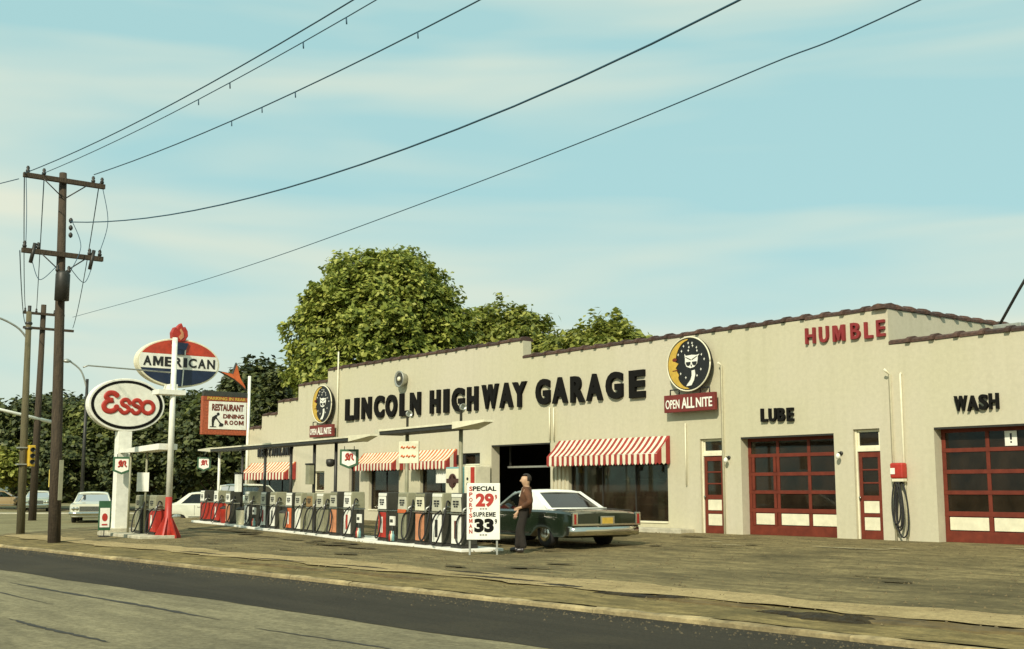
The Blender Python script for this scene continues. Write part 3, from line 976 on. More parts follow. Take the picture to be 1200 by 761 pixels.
# ---- awnings
def awning(x0, x1, ztop, zfront, zval, proj, period, c1, c2, c1v):
    a = bpy.data.objects.new('awning', None); COL.objects.link(a); a.parent = garage; a.location = (x0, -0.02, 0)
    w = x1 - x0
    n = max(3, round(w / period) * 2 + 1)
    top = MB(); val = MB()
    for i in range(n):
        a0, a1 = w * i / n, w * (i + 1) / n
        s = i % 2
        # slightly sagging cloth
        pts = []
        for q in range(5):
            f = q / 4
            sag = -0.035 * math.sin(PI * f)
            pts.append((-(proj) * f, ztop + (zfront - ztop) * f + sag))
        for q in range(4):
            top.add([(a0, pts[q][0], pts[q][1]), (a1, pts[q][0], pts[q][1]), (a1, pts[q + 1][0], pts[q + 1][1]), (a0, pts[q + 1][0], pts[q + 1][1])], [(0, 1, 2, 3)], s, False)
        # scalloped valance, one tongue per stripe
        m = 6
        vv = [(a0, -proj - 0.004, zfront), (a1, -proj - 0.004, zfront)]
        for q in range(m + 1):
            f = 1 - q / m
            vv.append((a0 + (a1 - a0) * f, -proj - 0.004 - 0.012 * math.sin(i * 2.1), zval - 0.05 * math.sin(PI * f)))
        val.add(vv, [tuple(range(len(vv)))], s)
    for xx, sgn in ((0, -1), (w, 1)):   # side curtains, vertical stripes
        nst = 3
        for q in range(nst):
            f0, f1 = q / nst, (q + 1) / nst
            y0, y1 = -proj * f0, -proj * f1
            za, zb = ztop + (zfront - ztop) * f0 - 0.004, ztop + (zfront - ztop) * f1 - 0.004
            val.add([(xx, y0, za), (xx, y1, zb), (xx, y1, zval), (xx, (y0 + y1) / 2, zval - 0.05), (xx, y0, zval)], [(0, 1, 2, 3, 4)], (q + 0) % 2)
    t = top.build('canvas', [c1, c2], a); v = val.build('valance', [c1v, c2], a)
    for o_ in (t, v):
        so = o_.modifiers.new('thick', 'SOLIDIFY'); so.thickness = 0.006
    fr = MB(); fr.tube([(0.02, -proj + 0.01, zfront + 0.0), (w - 0.02, -proj + 0.01, zfront)], 0.012); fr.tube([(0.02, -0.01, zfront), (0.02, -proj + 0.01, zfront)], 0.012); fr.tube([(w - 0.02, -0.01, zfront), (w - 0.02, -proj + 0.01, zfront)], 0.012)
    fr.build('frame', M_METAL, a)


M_AWR = mat('awning_red', (0.32, 0.034, 0.024), 0.85, var=0.25, vscale=4)
M_AWO = mat('awning_faded_orange', (0.55, 0.16, 0.05), 0.85, var=0.25, vscale=4)
M_AWW = mat('awning_white', (0.74, 0.68, 0.5), 0.85, var=0.12, vscale=4)
awning(-28.36, -23.6, 2.68, 2.18, 1.93, 0.5, 0.235, M_AWR, M_AWW, M_AWR)
awning(-36.41, -33.8, 2.58, 2.17, 1.93, 0.45, 0.235, M_AWO, M_AWW, M_AWR)
awning(-39.95, -37.2, 2.56, 2.15, 1.93, 0.45, 0.235, M_AWO, M_AWW, M_AWR)
awning(-49.6, -45.45, 2.35, 1.9, 1.64, 0.5, 0.3, M_AWO, M_AWW, M_AWR)

# things seen through the glass
def plant(x_, y_, z_, h, seed):
    rr = random.Random(seed)
    t = thing('potted_plant', 'leafy potted plant standing behind the large shop window' if seed == 1 else 'smaller potted plant at the right end of the shop window', 'plant', (x_, y_, z_))
    p = MB(); p.lathe([(0.09, 0), (0.13, 0.2), (0.14, 0.22), (0.11, 0.2)], (0, 0, 0), 'Z', 12); p.build('pot', M_SALMON, t)
    lf = MB()
    for i in range(70):
        a = rr.uniform(0, 6.28); r_ = rr.uniform(.05, .26); z0 = rr.uniform(0.25, h)
        c = Vector((r_ * math.cos(a), r_ * math.sin(a), z0)); s = rr.uniform(.05, .1)
        d1 = Vector((rr.uniform(-1, 1), rr.uniform(-1, 1), rr.uniform(-.3, .8))).normalized(); d2 = d1.orthogonal().normalized()
        lf.add([c - d1 * s, c + d2 * s * .5, c + d1 * s, c - d2 * s * .5], [(0, 1, 2, 3)])
    lf.build('leaves', mat('house_plant', (0.07, 0.11, 0.03), 0.6, var=0.4, vscale=8), t)
    st = MB(); st.tube([(0, 0, 0.2), (0.02, 0, h * .9)], 0.015); st.build('stem', M_BARK, t)
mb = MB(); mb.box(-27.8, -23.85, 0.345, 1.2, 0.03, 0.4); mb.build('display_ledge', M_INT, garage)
plant(-24.55, 0.6, 0.40, 0.75, 1); plant(-24.05, 0.55, 0.40, 0.45, 2)

t = thing('workbench', 'dim workbench with cans deep inside the open bay', 'workbench', (-30.3, 5.6, 0.03))
p = MB(); p.box(-1.3, 1.3, -0.35, 0.35, 0.85, 0.92); p.build('bench_top', M_CONC, t)
for sx in (-1.2, 1.2): p = MB(); p.box(sx - 0.05, sx + 0.05, -0.3, 0.3, 0, 0.849); p.build('leg', M_METAL, t)
p = MB(); p.box(-1.3, 1.3, 0.2, 0.4, 1.5, 1.54); p.build('shelf', M_WHITE, t)
for k in range(9):
    p = MB(); p.lathe([(0.07, 0), (0.07, 0.24)], (-1.1 + 0.27 * k, 0.28 if k % 2 else -0.05, 1.541 if k % 2 else 0.921), 'Z', 10); p.build('oil_can', (M_RED, M_CREAM, M_TEAL)[k % 3], t)
t = thing('bay_door_track', 'pale horizontal door track hanging just inside the open bay', 'door track', (-31.75, 0.6, 0))
p = MB(); p.box(0.0, 2.9, 0.0, 0.08, 1.9, 1.96); p.build('track', M_METAL, t)
for sx in (0.1, 2.75): p = MB(); p.box(sx, sx + 0.05, 0.0, 0.05, 1.961, 3.29); p.build('hanger', M_DMETAL, t)

# ------------------------------------------------------------------ letters on the wall
def wall_word(name, label, word_boxes, z0f, z1f, m, depth, bold, group=None):
    root = thing(name, label, 'sign', (word_boxes[0][1], -0.003, 0), 0, group)
    ox = word_boxes[0][1]
    for ch, a, c in word_boxes:
        mid = (a + c) / 2
        z0, z1 = z0f(mid), z1f(mid)
        j = random.uniform(-0.012, 0.012)
        lb = MB(); letters(lb, ch, (a - ox, -0.03, z0 + j), (1, 0, 0), (0, 0, 1), c - a, z1 - z0, depth, bold, back=0.03)
        lb.build('letter', m, root)
    return root


LHG = [('L', -41.34, -40.74), ('I', -40.65, -40.36), ('N', -40.1, -39.44), ('C', -39.18, -38.52), ('O', -38.36, -37.62), ('L', -37.39, -36.79), ('N', -36.69, -36.05), ('H', -35.4, -34.81), ('I', -34.55, -34.27), ('G', -34.05, -33.35), ('H', -33.14, -32.56), ('W', -32.3, -31.42), ('A', -31.32, -30.64), ('Y', -30.64, -29.93), ('G', -29.43, -28.76), ('A', -28.61, -27.92), ('R', -27.74, -27.12), ('A', -27.01, -26.32), ('G', -26.14, -25.44), ('E', -25.14, -24.52)]
wall_word('garage_name_letters', 'large black raised letters reading LINCOLN HIGHWAY GARAGE across the facade', LHG, lambda x: 3.89 - 0.004 * (x + 41), lambda x: 4.74 - 0.007 * (x + 41), M_LETTER, 0.07, 0.045)
wall_word('wash_letters', 'small black letters reading WASH above the right hand garage door', [('W', -14.78, -14.48), ('A', -14.47, -14.22), ('S', -14.19, -13.99), ('H', -13.95, -13.74)], lambda x: 2.91, lambda x: 3.25, M_LETTER, 0.05, 0.03)
wall_word('lube_letters', 'small black letters reading LUBE above the garage door with wicket', [('L', -20.29, -20.08), ('U', -20.03, -19.79), ('B', -19.74, -19.52), ('E', -19.45, -19.25)], lambda x: 2.91, lambda x: 3.25, M_LETTER, 0.05, 0.03)
wall_word('humble_letters', 'red letters reading HUMBLE high on the wall near the parapet corner', [('H', -18.79, -18.50), ('U', -18.37, -18.10), ('M', -17.96, -17.62), ('B', -17.44, -17.18), ('L', -17.05, -16.83), ('E', -16.71, -16.49)], lambda x: 4.79 - 0.01 * (x + 18.8), lambda x: 5.19 - 0.012 * (x + 18.8), mat('letter_red', (0.24, 0.02, 0.02), 0.6, var=0.2), 0.05, 0.02)
wall_word('restaurant_letters', 'row of small dark letters reading RESTAURANT above the leftmost awning', [(c, -48.95 + i * 0.33, -48.70 + i * 0.33) for i, c in enumerate('RESTAURANT')], lambda x: 2.62, lambda x: 3.02, M_BLACK, 0.05, 0.05)

# ------------------------------------------------------------------ signs on the wall
def moon_owl_sign(x, y, zc, a, bz, label):
    s = thing('owl_sign', label, 'sign', (x, y, zc), 0, 'open all night wall signs')
    r, u, n = (1, 0, 0), (0, 0, 1), (0, -1, 0)
    p = MB(); p.prism(ellipse(a, bz, 48), (0, 0, 0), r, u, n, -0.1, 0.0); p.build('panel', M_BLACK, s)
    rim = MB(); rim.tube([(a * math.cos(t * PI / 24), -0.0, bz * math.sin(t * PI / 24)) for t in range(49)], 0.022, 6); rim.build('rim', M_CREAM, s)
    # crescent with a profile nose and brow on its inner edge
    outer = [(0.93 * a * math.cos(t), 0.93 * bz * math.sin(t)) for t in np.linspace(math.radians(88), math.radians(272), 28)]
    inner = []
    for t in np.linspace(math.radians(264), math.radians(96), 34):
        rx = 0.62; px, pz = rx * a * math.cos(t) + 0.02 * a, 0.88 * bz * math.sin(t)
        f = pz / bz
        px += 0.16 * a * math.exp(-((f - 0.02) / 0.07) ** 2) + 0.08 * a * math.exp(-((f + 0.22) / 0.05) ** 2) + 0.1 * a * math.exp(-((f + 0.38) / 0.08) ** 2) - 0.05 * a * math.exp(-((f - 0.16) / 0.06) ** 2)
        inner.append((px, pz))
    m = MB(); m.prism(outer + inner, (0, 0, 0), r, u, n, 0.002, 0.016); m.build('moon', M_YELLOW, s)
    e = MB(); e.prism(ellipse(0.11 * a, 0.07 * bz, 14), (-0.62 * a, -0.0, 0.2 * bz), r, u, n, 0.017, 0.021); e.prism([(-0.14 * a, 0), (0.1 * a, 0.02 * bz), (0.12 * a, -0.02 * bz), (-0.12 * a, -0.03 * bz)], (-0.6 * a, 0, -0.2 * bz), r, u, n, 0.017, 0.021)
    e.build('moon_face', M_DRED, s)
    hd = MB()
    head = [(-0.3, 0.34), (-0.36, 0.42), (-0.33, 0.2), (-0.34, 0.02), (-0.26, -0.14), (-0.06, -0.22), (0.14, -0.18), (0.28, -0.05), (0.32, 0.12), (0.33, 0.28), (0.44, 0.36), (0.26, 0.33), (0.02, 0.36)]
    hd.prism([(0.16 * a + q * a * 0.88, 0.02 * bz + w_ * bz * 0.85) for q, w_ in head], (0, 0, 0), r, u, n, 0.002, 0.016)
    body = [(0.0, -0.26), (0.14, -0.24), (0.16, -0.42), (0.1, -0.62), (-0.02, -0.8), (-0.26, -0.82), (-0.2, -0.74), (-0.06, -0.6), (0.0, -0.44)]
    hd.prism([(0.16 * a + q * a, w_ * bz) for q, w_ in body], (0, 0, 0), r, u, n, 0.002, 0.014)
    hd.build('owl', M_WHITE, s)
    ey = MB()
    for sx in (-0.14, 0.14):
        ey.prism([(0.11 * math.cos(t) * a, min(0.13 * math.sin(t), 0.02) * bz) for t in np.linspace(0, 2 * PI, 15)[:-1]], (0.16 * a + sx * a, 0, 0.05 * bz), r, u, n, 0.017, 0.022)
    ey.prism([(-0.04 * a, 0.0), (0.04 * a, 0), (0, -0.1 * bz)], (0.16 * a, 0, -0.04 * bz), r, u, n, 0.017, 0.022)
    for sx in (-1, 1): ey.prism([(0.02 * a * sx, 0.16 * bz), (0.26 * a * sx, 0.27 * bz), (0.26 * a * sx, 0.24 * bz), (0.02 * a * sx, 0.12 * bz)], (0.16 * a, 0, 0), r, u, n, 0.017, 0.022)
    ey.build('owl_face', M_BLACK, s)
    st = MB()
    for q, w_ in ((0.02, 0.78), (-0.2, 0.68), (0.22, 0.66), (0.05, 0.62), (0.4, 0.58), (-0.3, 0.5), (0.42, 0.46), (0.02, 0.5), (-0.46, 0.38), (0.74, 0.12), (0.62, 0.3), (-0.36, -0.34), (0.4, -0.46), (0.58, -0.24), (-0.12, -0.5), (0.2, 0.76)):
        k_ = 0.03
        st.prism([(0, k_ * 1.3), (k_ * .35, k_ * .35), (k_ * 1.1, 0), (k_ * .35, -k_ * .35), (0, -k_ * 1.3), (-k_ * .35, -k_ * .35), (-k_ * 1.1, 0), (-k_ * .35, k_ * .35)], (q * a, 0, w_ * bz), r, u, n, 0.002, 0.01)
    st.build('star', M_WHITE, s); st_ = None
    # red board beneath
    bw, bh = a * 1.17, 0.26
    zb = -bz - 0.3
    bd = MB(); bd.box(-bw, bw, -0.02, 0.1, zb - bh, zb + bh * 0.85); bd.build('name_board', mat('board_red', (0.17, 0.022, 0.016), 0.5, var=0.2), s, 0.012)
    lt = MB(); letters(lt, 'OPEN', (-bw * 0.92, -0.022, zb - bh * 0.62), r, u, bw * 0.56, bh * 0.95, 0.012, 0.01)
    letters(lt, 'ALL', (-bw * 0.27, -0.022, zb - bh * 0.66), r, u, bw * 0.5, bh * 1.15, 0.012, 0.02)
    letters(lt, 'NITE', (bw * 0.3, -0.022, zb - bh * 0.62), r, u, bw * 0.62, bh * 1.0, 0.012, 0.02)
    lt.build('lettering', M_WHITE, s)
    br = MB()
    for sx in (-1, 1): br.tube([(sx * bw * 0.78, 0.03, zb + bh * .85), (sx * bw * 0.78, 0.03, zb + bh * 1.4), (sx * bw * 0.42, 0.03, zb + bh * 1.4), (sx * bw * 0.42, 0.03, zb + bh * .85)], 0.02, 6)
    br.build('bracket', M_BLACK, s)
    wm = MB()
    for sx in (-0.5, 0.5): wm.box(sx * a - 0.03, sx * a + 0.03, 0.1, 0.25, -0.1, 0.1)
    wm.build('wall_mount', M_DMETAL, s)
    return s


moon_owl_sign(-22.62, -0.25, 4.60, 0.80, 0.74, 'owl and crescent moon sign OPEN ALL NITE right of the word GARAGE')
s2 = moon_owl_sign(-42.95, -0.25, 4.62, 0.80, 0.76, 'owl and crescent moon sign OPEN ALL NITE left of the word LINCOLN')

# round alarm bell / speaker
t = thing('round_wall_horn', 'round grey horn speaker mounted on the wall above the word LINCOLN', 'speaker', (-37.15, -0.02, 5.23))
p = MB(); p.lathe([(0.2, 0.02), (0.24, -0.1), (0.30, -0.24), (0.31, -0.27), (0.28, -0.275), (0.2, -0.2), (0.1, -0.17)], (0, 0, 0), 'Y', 22); p.build('bell', M_METAL, t)
p = MB(); p.lathe([(0.27, -0.23), (0.27, -0.238)], (0, 0, 0), 'Y', 22); p.build('face', M_DGREY, t)
p = MB(); p.lathe([(0.1, -0.24), (0.07, -0.3), (0.02, -0.31)], (0, 0, 0), 'Y', 14); p.build('hub', M_CREAM, t)

# pipes on the wall
def pipe(pts, r, label, m=M_CREAM):
    t = MB(); o0 = Vector(pts[0]); t.tube([Vector(p) - o0 for p in pts], r, 8)
    o = t.build('wall_pipe', m); o.location = o0
    tag(o, label, 'pipe', 'pipes on the garage wall')
    return o
pipe([(-42.0, -0.06, 3.2), (-42.0, -0.06, 6.7)], 0.03, 'slim pipe between left owl sign and the word LINCOLN, rising above the parapet')
pipe([(-21.62, -0.05, 0.03), (-21.62, -0.05, 4.5), (-21.62, -0.16, 4.56)], 0.028, 'tall slim pipe beside the red entry door under the right owl sign')
pipe([(-22.98, -0.04, 1.3), (-22.98, -0.04, 3.0)], 0.02, 'short thin conduit between striped awning and red entry door')
pipe([(-16.42, -0.05, 0.03), (-16.42, -0.05, 3.86), (-16.42, -0.16, 3.92), (-16.46, -0.2, 3.98)], 0.028, 'left pipe of the pair beside the red air hose box')
pipe([(-16.13, -0.05, 0.03), (-16.13, -0.05, 3.83), (-16.13, -0.02, 3.87)], 0.028, 'right pipe of the pair beside the red air hose box')
pipe([(-28.78, -0.05, 2.7), (-28.78, -0.05, 3.75)], 0.025, 'pipe above the left end of the large striped awning, next to bay')
pipe([(-28.58, -0.05, 2.7), (-28.58, -0.05, 3.72)], 0.025, 'second pipe above the large striped awning, right of its twin')

# wall lamps
def wall_lamp(x, z, label):
    t = thing('wall_lamp', label, 'lamp', (x, 0, z), 0, 'small wall lamps beside the lube door')
    p = MB(); p.lathe([(0.05, 0.0), (0.05, -0.03), (0.025, -0.04)], (0, 0, 0), 'Y', 10); p.tube([(0, -0.03, 0), (0, -0.12, 0.02), (0, -0.14, -0.02)], 0.014, 6); p.build('bracket', M_DMETAL, t)
    p = MB(); p.lathe([(0.02, 0.02), (0.05, -0.02), (0.06, -0.06), (0.04, -0.11), (0.01, -0.12)], (0, -0.14, -0.02), 'Z', 12); p.build('bulb', M_WHITE, t)
wall_lamp(-21.45, 2.03, 'small white wall lamp left of the lube garage door'); wall_lamp(-17.88, 2.06, 'small white wall lamp right of the lube garage door')

# air hose box
t = thing('air_hose_box', 'red air hose box with coiled black hose on the wall near the wash door', 'air hose', (-16.2, -0.06, 1.6))
p = MB(); p.box(-0.18, 0.16, -0.2, 0.0, -0.16, 0.2); p.build('housing', M_RED, t, 0.04)
p = MB(); p.box(-0.16, -0.04, -0.21, -0.2, -0.06, 0.08); p.build('gauge_plate', M_WHITE, t, 0.01)
p = MB(); p.box(-0.15, 0.15, -0.18, -0.02, -0.23, -0.162); p.build('tray', M_CREAM, t, 0.01)
p = MB()
def loop(w_, d_, x_, y_):
    return [(x_ + w_ * math.sin(2 * PI * q / 24) * (0.6 + 0.4 * (1 - math.cos(2 * PI * q / 24)) / 2), y_ - 0.02 * math.sin(2 * PI * q / 24), -0.24 - d_ * (1 - math.cos(2 * PI * q / 24)) / 2) for q in range(25)]
for w_, d_, x_, y_ in ((0.2, 1.25, 0.05, -0.1), (0.17, 1.1, -0.03, -0.13), (0.15, 0.95, -0.08, -0.15), (0.12, 1.02, 0.0, -0.16)):
    p.tube(loop(w_, d_, x_, y_), 0.019, 6)
p.build('hose', M_RUBBER, t)

# roof things
t = thing('roof_vent', 'small pale vent box on the roof behind the wash parapet', 'vent', (-15.1, 3.2, 3.75))
p = MB(); p.box(-0.3, 0.3, -0.25, 0.25, 0, 1.3); p.build('shaft', M_CONC, t); p = MB(); p.box(-0.36, 0.36, -0.3, 0.3, 1.301, 1.42); p.build('cap', M_METAL, t, 0.02)
t = MB(); t.tube([(0, 0, 0), (0.84, -0.35, 0.88), (1.4, -0.6, 1.42)], 0.035, 8)
o = t.build('roof_stay', M_DMETAL); o.location = (-15.75, 3.5, 5.05); 
t2 = tag(o, 'dark slanting stay rising from the roof at the right edge', 'stay')

# vending machines by the bay
t = thing('vending_machine', 'teal sided vending machine with pale front and round emblem beside the bay', 'vending machine', (-32.95, -0.42, 0.02))
p = MB(); p.box(-0.45, 0.45, -0.36, 0.36, 0, 1.92); p.build('cabinet', M_TEAL, t, 0.03)
p = MB(); p.box(-0.4, 0.4, -0.385, -0.36, 1.02, 1.86); p.build('front_panel', M_CREAM, t, 0.01)
p = MB(); p.box(-0.38, 0.38, -0.38, -0.36, 0.1, 0.96); p.build('lower_panel', M_GREYP, t, 0.01)
p = MB(); p.lathe([(0.24, -0.386), (0.24, -0.394), (0.16, -0.394), (0.16, -0.386)], (0, 0, 1.46), 'Y', 24); p.box(-0.34, 0.34, -0.405, -0.386, 1.39, 1.53); p.prism([(-0.12, 0), (0, 0.2), (0.12, 0), (0, -0.3)], (0, -0.387, 1.46), (1, 0, 0), (0, 0, 1), (0, -1, 0), 0, 0.022)
p.build('emblem', mat('emblem_brown', (0.07, 0.03, 0.02), 0.5), t)
t = thing('drink_machine', 'narrow red and cream drink machine standing between teal machine and open bay', 'drink machine', (-32.1, -0.4, 0.02))
p = MB(); p.box(-0.3, 0.3, -0.33, 0.33, 0, 1.95); p.build('cabinet', M_CREAM, t, 0.03)
p = MB(); p.box(0.08, 0.29, -0.345, -0.33, 0.9, 1.9); p.build('red_strip', M_RED, t, 0.005)
p = MB()
for z in (1.35, 1.52): p.lathe([(0.05, -0.33), (0.05, -0.345)], (-0.1, 0, z), 'Y', 10)
p.build('knob', M_DMETAL, t)

# ------------------------------------------------------------------ pump islands
P0 = Vector((-46, -4.05, 0)); EU = Vector((23.7, -3.8, 0)).normalized(); NU = Vector((-EU.y, EU.x, 0))
ISL_RZ = math.atan2(EU.y, EU.x)
def isl(s, off=0.0, z=0.0):
    p = P0 + EU * s + NU * off
    return Vector((p.x, p.y, z))
for (s0, s1) in ((-0.6, 17.35), (17.6, 23.75)):
    n = max(1, int((s1 - s0) / 1.2))
    bx = MB()
    for i in range(n):
        a0, a1 = s0 + (s1 - s0) * i / n + 0.006, s0 + (s1 - s0) * (i + 1) / n - 0.006
        P = [isl(a0, -0.12), isl(a1, -0.12), isl(a1, 1.0), isl(a0, 1.0)]
        zt = zlot(P[0].y) + 0.06
        bx.add([(p.x, p.y, zt - 0.35) for p in P] + [(p.x, p.y, zt) for p in P], [(3, 2, 1, 0), (4, 5, 6, 7), (0, 1, 5, 4), (1, 2, 6, 5), (2, 3, 7, 6), (3, 0, 4, 7)])
    o = bx.build('pump_island', M_WHITE, None, 0.015)
    tag(o, ('long low white concrete island under the row of twelve pumps' if s0 < 0 else 'short low white concrete island under the five nearest pumps'), 'pump island')
bx = MB(); bx.box(-3.4, 1.2, -0.55, 0.55, -0.4, 0.02)
o = bx.build('pump_island', M_CONC, None, 0.02); o.location = (-35.6, -10.25, zlot(-10) + 0.07); o.rotation_euler = (0, 0, ISL_RZ * 0.5); tag(o, 'worn concrete island under the oval signs beside the red pole', 'pump island')

PUMPGROUP = 'petrol pumps on the islands'
HOSES = [
    [(0.31, -0.05, 1.0), (0.40, -0.12, 0.85), (0.43, -0.2, 0.5), (0.38, -0.26, 0.2), (0.26, -0.29, 0.1), (0.14, -0.29, 0.22), (0.12, -0.27, 0.5), (0.2, -0.25, 0.66), (0.3, -0.22, 0.72)],
    [(0.31, -0.02, 0.95), (0.38, -0.12, 0.98), (0.47, -0.22, 0.74), (0.50, -0.32, 0.42), (0.42, -0.40, 0.14), (0.24, -0.43, 0.05), (0.04, -0.40, 0.14), (-0.04, -0.35, 0.42), (0.06, -0.30, 0.66), (0.26, -0.24, 0.78)],
    [(-0.31, -0.02, 0.95), (-0.38, -0.1, 0.8), (-0.4, -0.2, 0.42), (-0.3, -0.28, 0.12), (-0.12, -0.3, 0.08), (0.02, -0.29, 0.25), (0.04, -0.27, 0.5), (-0.1, -0.25, 0.65), (-0.28, -0.2, 0.72)]]


def spline(pts, n=5):
    P = [Vector(p) for p in pts]; out_ = []
    for i in range(len(P) - 1):
        p0, p1, p2, p3 = P[max(i - 1, 0)], P[i], P[i + 1], P[min(i + 2, len(P) - 1)]
        for q in range(n):
            t = q / n
            out_.append(0.5 * ((2 * p1) + (p2 - p0) * t + (2 * p0 - 5 * p1 + 4 * p2 - p3) * t * t + (3 * p1 - p0 - 3 * p2 + p3) * t ** 3))
    out_.append(P[-1]); return out_


def pump(loc, rz, label, side, head, face, lower, strip, topper, hose, h=1.2):
    t = thing('petrol_pump', label, 'petrol pump', loc, rz, PUMPGROUP)
    k = h / 1.2
    w, d = 0.30, 0.21
    p = MB(); p.box(-w, w, -d, d, 0.0, 0.07 * k); p.build('plinth', M_DMETAL, t)
    p = MB(); p.box(-w + 0.01, w - 0.01, -d + 0.01, d - 0.01, 0.071 * k, 0.71 * k); p.build('cabinet', side, t, 0.015)
    p = MB(); p.box(-w + 0.05, w - 0.05, -d - 0.006, -d + 0.009, 0.09 * k, 0.69 * k); p.build('lower_panel', lower, t, 0.006)
    if strip is not None:
        p = MB(); p.box(-0.085, 0.055, -d - 0.014, -d - 0.007, 0.2 * k, 0.58 * k); p.build('panel_strip', strip, t)
    p = MB(); p.box(-w - 0.006, w + 0.006, -d - 0.008, d + 0.008, 0.712 * k, 0.745 * k); p.build('chrome_band', M_CHROME, t, 0.006)
    p = MB()
    p.v += [(x, y * s, z * k) for z, s in ((0.747, 1.0), (1.1, 0.97), (1.17, 0.9)) for (x, y) in ((-w, -d), (w, -d), (w, d), (-w, d))]
    for i in range(2):
        for q in range(4):
            p.f.append((i * 4 + q, i * 4 + (q + 1) % 4, (i + 1) * 4 + (q + 1) % 4, (i + 1) * 4 + q)); p.s.append(0); p.sm.append(False)
    p.f += [(3, 2, 1, 0), (8, 9, 10, 11)]; p.s += [0, 0]; p.sm += [False, False]
    p.build('head', head, t, 0.02)
    p = MB(); p.prism([(-w + 0.025, 0.765 * k), (w - 0.025, 0.765 * k), (w - 0.07, 1.07 * k), (-w + 0.07, 1.07 * k)], (0, -d, 0), (1, 0, 0), (0, 0, 1), (0, -1, 0), -0.012, 0.014); p.build('dial_face', face, t, 0.008)
    p = MB()
    for r_ in range(3):
        ww = (0.15, 0.15, 0.1)[r_]
        z = (0.985, 0.93, 0.88)[r_] * k
        p.box(-ww, -0.015, -d - 0.02, -d - 0.0145, z - 0.018 * k, z + 0.02 * k); p.box(0.015, ww, -d - 0.02, -d - 0.0145, z - 0.018 * k, z + 0.02 * k)
    p.build('price_window', M_BLACK, t)
    p = MB(); p.box(-w + 0.04, w - 0.04, -d * 0.97 - 0.01, -d * 0.97 + 0.02, 1.08 * k, 1.15 * k); p.build('name_strip', topper, t, 0.006)
    if hose is not None:
        p = MB(); p.tube(spline([(a, b_, c * k) for a, b_, c in HOSES[hose]]), 0.021, 7); p.build('hose', M_RUBBER, t)
        sx = -1 if hose == 2 else 1
        p = MB(); p.tube([(sx * 0.30, -0.2, 0.72 * k), (sx * 0.32, -0.17, 0.82 * k), (sx * 0.33, -0.08, 0.87 * k), (sx * 0.33, 0.02, 0.84 * k)], [0.026, 0.03, 0.022, 0.014], 7); p.box(sx * 0.325 - 0.012, sx * 0.325 + 0.012, -0.16, -0.06, 0.77 * k, 0.785 * k)
        p.build('nozzle', M_METAL, t)
    return t


PUMPS = [  # s, label, side, head, face, lower, strip, topper, hose
    (0.40, 'far left pump of the long row, red below with small white dial', M_RED, M_DGREY, M_WHITE, M_RED, None, M_WHITE, 0),
    (2.41, 'pump with white dial and red lower panel, second from the far end', M_RED, M_GREYP, M_WHITE, M_RED, M_WHITE, M_WHITE, 1),
    (4.05, 'pump with white dial over salmon lower panel, third from the far end', M_DGREY, M_DGREY, M_WHITE, M_SALMON, None, M_GREYP, 0),
    (6.45, 'pump with white lower panel and dark slot left of the close pair', M_DGREY, M_GREYP, M_FACE, M_WHITE, M_BLACK, M_WHITE, 0),
    (8.38, 'grey headed pump with white panel and red slot in the long row', M_DGREY, M_DGREY, M_FACE, M_WHITE, M_RED, M_WHITE, 2),
    (9.39, 'grey headed pump with white panel and dark slot hugging the red slotted one', M_DGREY, M_GREYP, M_FACE, M_WHITE, M_BLACK, M_GREYP, 1),
    (11.07, 'white dialled pump with orange red lower panel in mid row', M_DGREY, M_DGREY, M_WHITE, M_ORANGE, M_WHITE, M_WHITE, 2),
    (11.95, 'grey pump with big round hose loop over its white panel', M_GREYP, M_GREYP, M_FACE, M_WHITE, None, M_GREYP, 1),
    (13.02, 'brown dialled pump with grey lower panel under the grey box', M_DGREY, M_GREYP, mat('dial_brown', (0.28, 0.17, 0.06), 0.5), M_GREYP, None, M_GREYP, 1),
    (13.93, 'all grey pump with two hanging hose loops', M_GREYP, M_GREYP, M_FACE, M_GREYP, None, M_WHITE, 1),
    (15.09, 'grey dialled pump with salmon lower panel near canopy end', M_DGREY, M_DGREY, M_FACE, M_SALMON, None, M_GREYP, 2),
    (16.21, 'last pump of the long row, white dial over red and white panel', M_DGREY, M_GREYP, M_WHITE, M_WHITE, M_RED, M_WHITE, 1),
    (18.75, 'pump of the near island with bright white head and red lower panel', M_DGREY, M_DGREY, M_WHITE, M_RED, M_WHITE, M_WHITE, 2),
    (20.07, 'near island pump with orange plate under its dial and grey lower panel', M_DGREY, M_GREYP, M_FACE, M_GREYP, None, M_GREYP, 0),
    (21.14, 'near island pump with cream dial over salmon lower panel', M_DGREY, M_DGREY, M_CREAM, M_SALMON, None, M_GREYP, 0),
    (22.13, 'near island pump with white lower panel and black slot', M_DGREY, M_GREYP, M_FACE, M_WHITE, M_BLACK, M_WHITE, 1),
    (23.18, 'nearest pump beside the price board, white lower panel with red slot', M_DGREY, M_DGREY, M_FACE, M_WHITE, M_DRED, M_WHITE, 0)]
for (s, lab, sd, hd, fc, lw, stp, tp_, hs) in PUMPS:
    p_ = isl(s, 0.25)
    z = zlot(isl(s, -0.12).y) + 0.06
    pm = pump((p_.x, p_.y, z), ISL_RZ, lab, sd, hd, fc, lw, stp, tp_, hs, 1.25 if s < 15 else 1.31)
    if s == 20.07:
        q = MB(); q.box(-0.25, 0.25, -0.236, -0.222, 0.76, 0.85); q.build('price_plate', M_ORANGE, pm)
pump((-36.62, -9.92, zlot(-10) + 0.09), ISL_RZ * 0.5, 'olive grey pump with hanging hoses between oval sign post and red pole', M_DGREY, M_GREYP, M_GREYP, M_GREYP, None, M_GREYP, 1, 1.2)
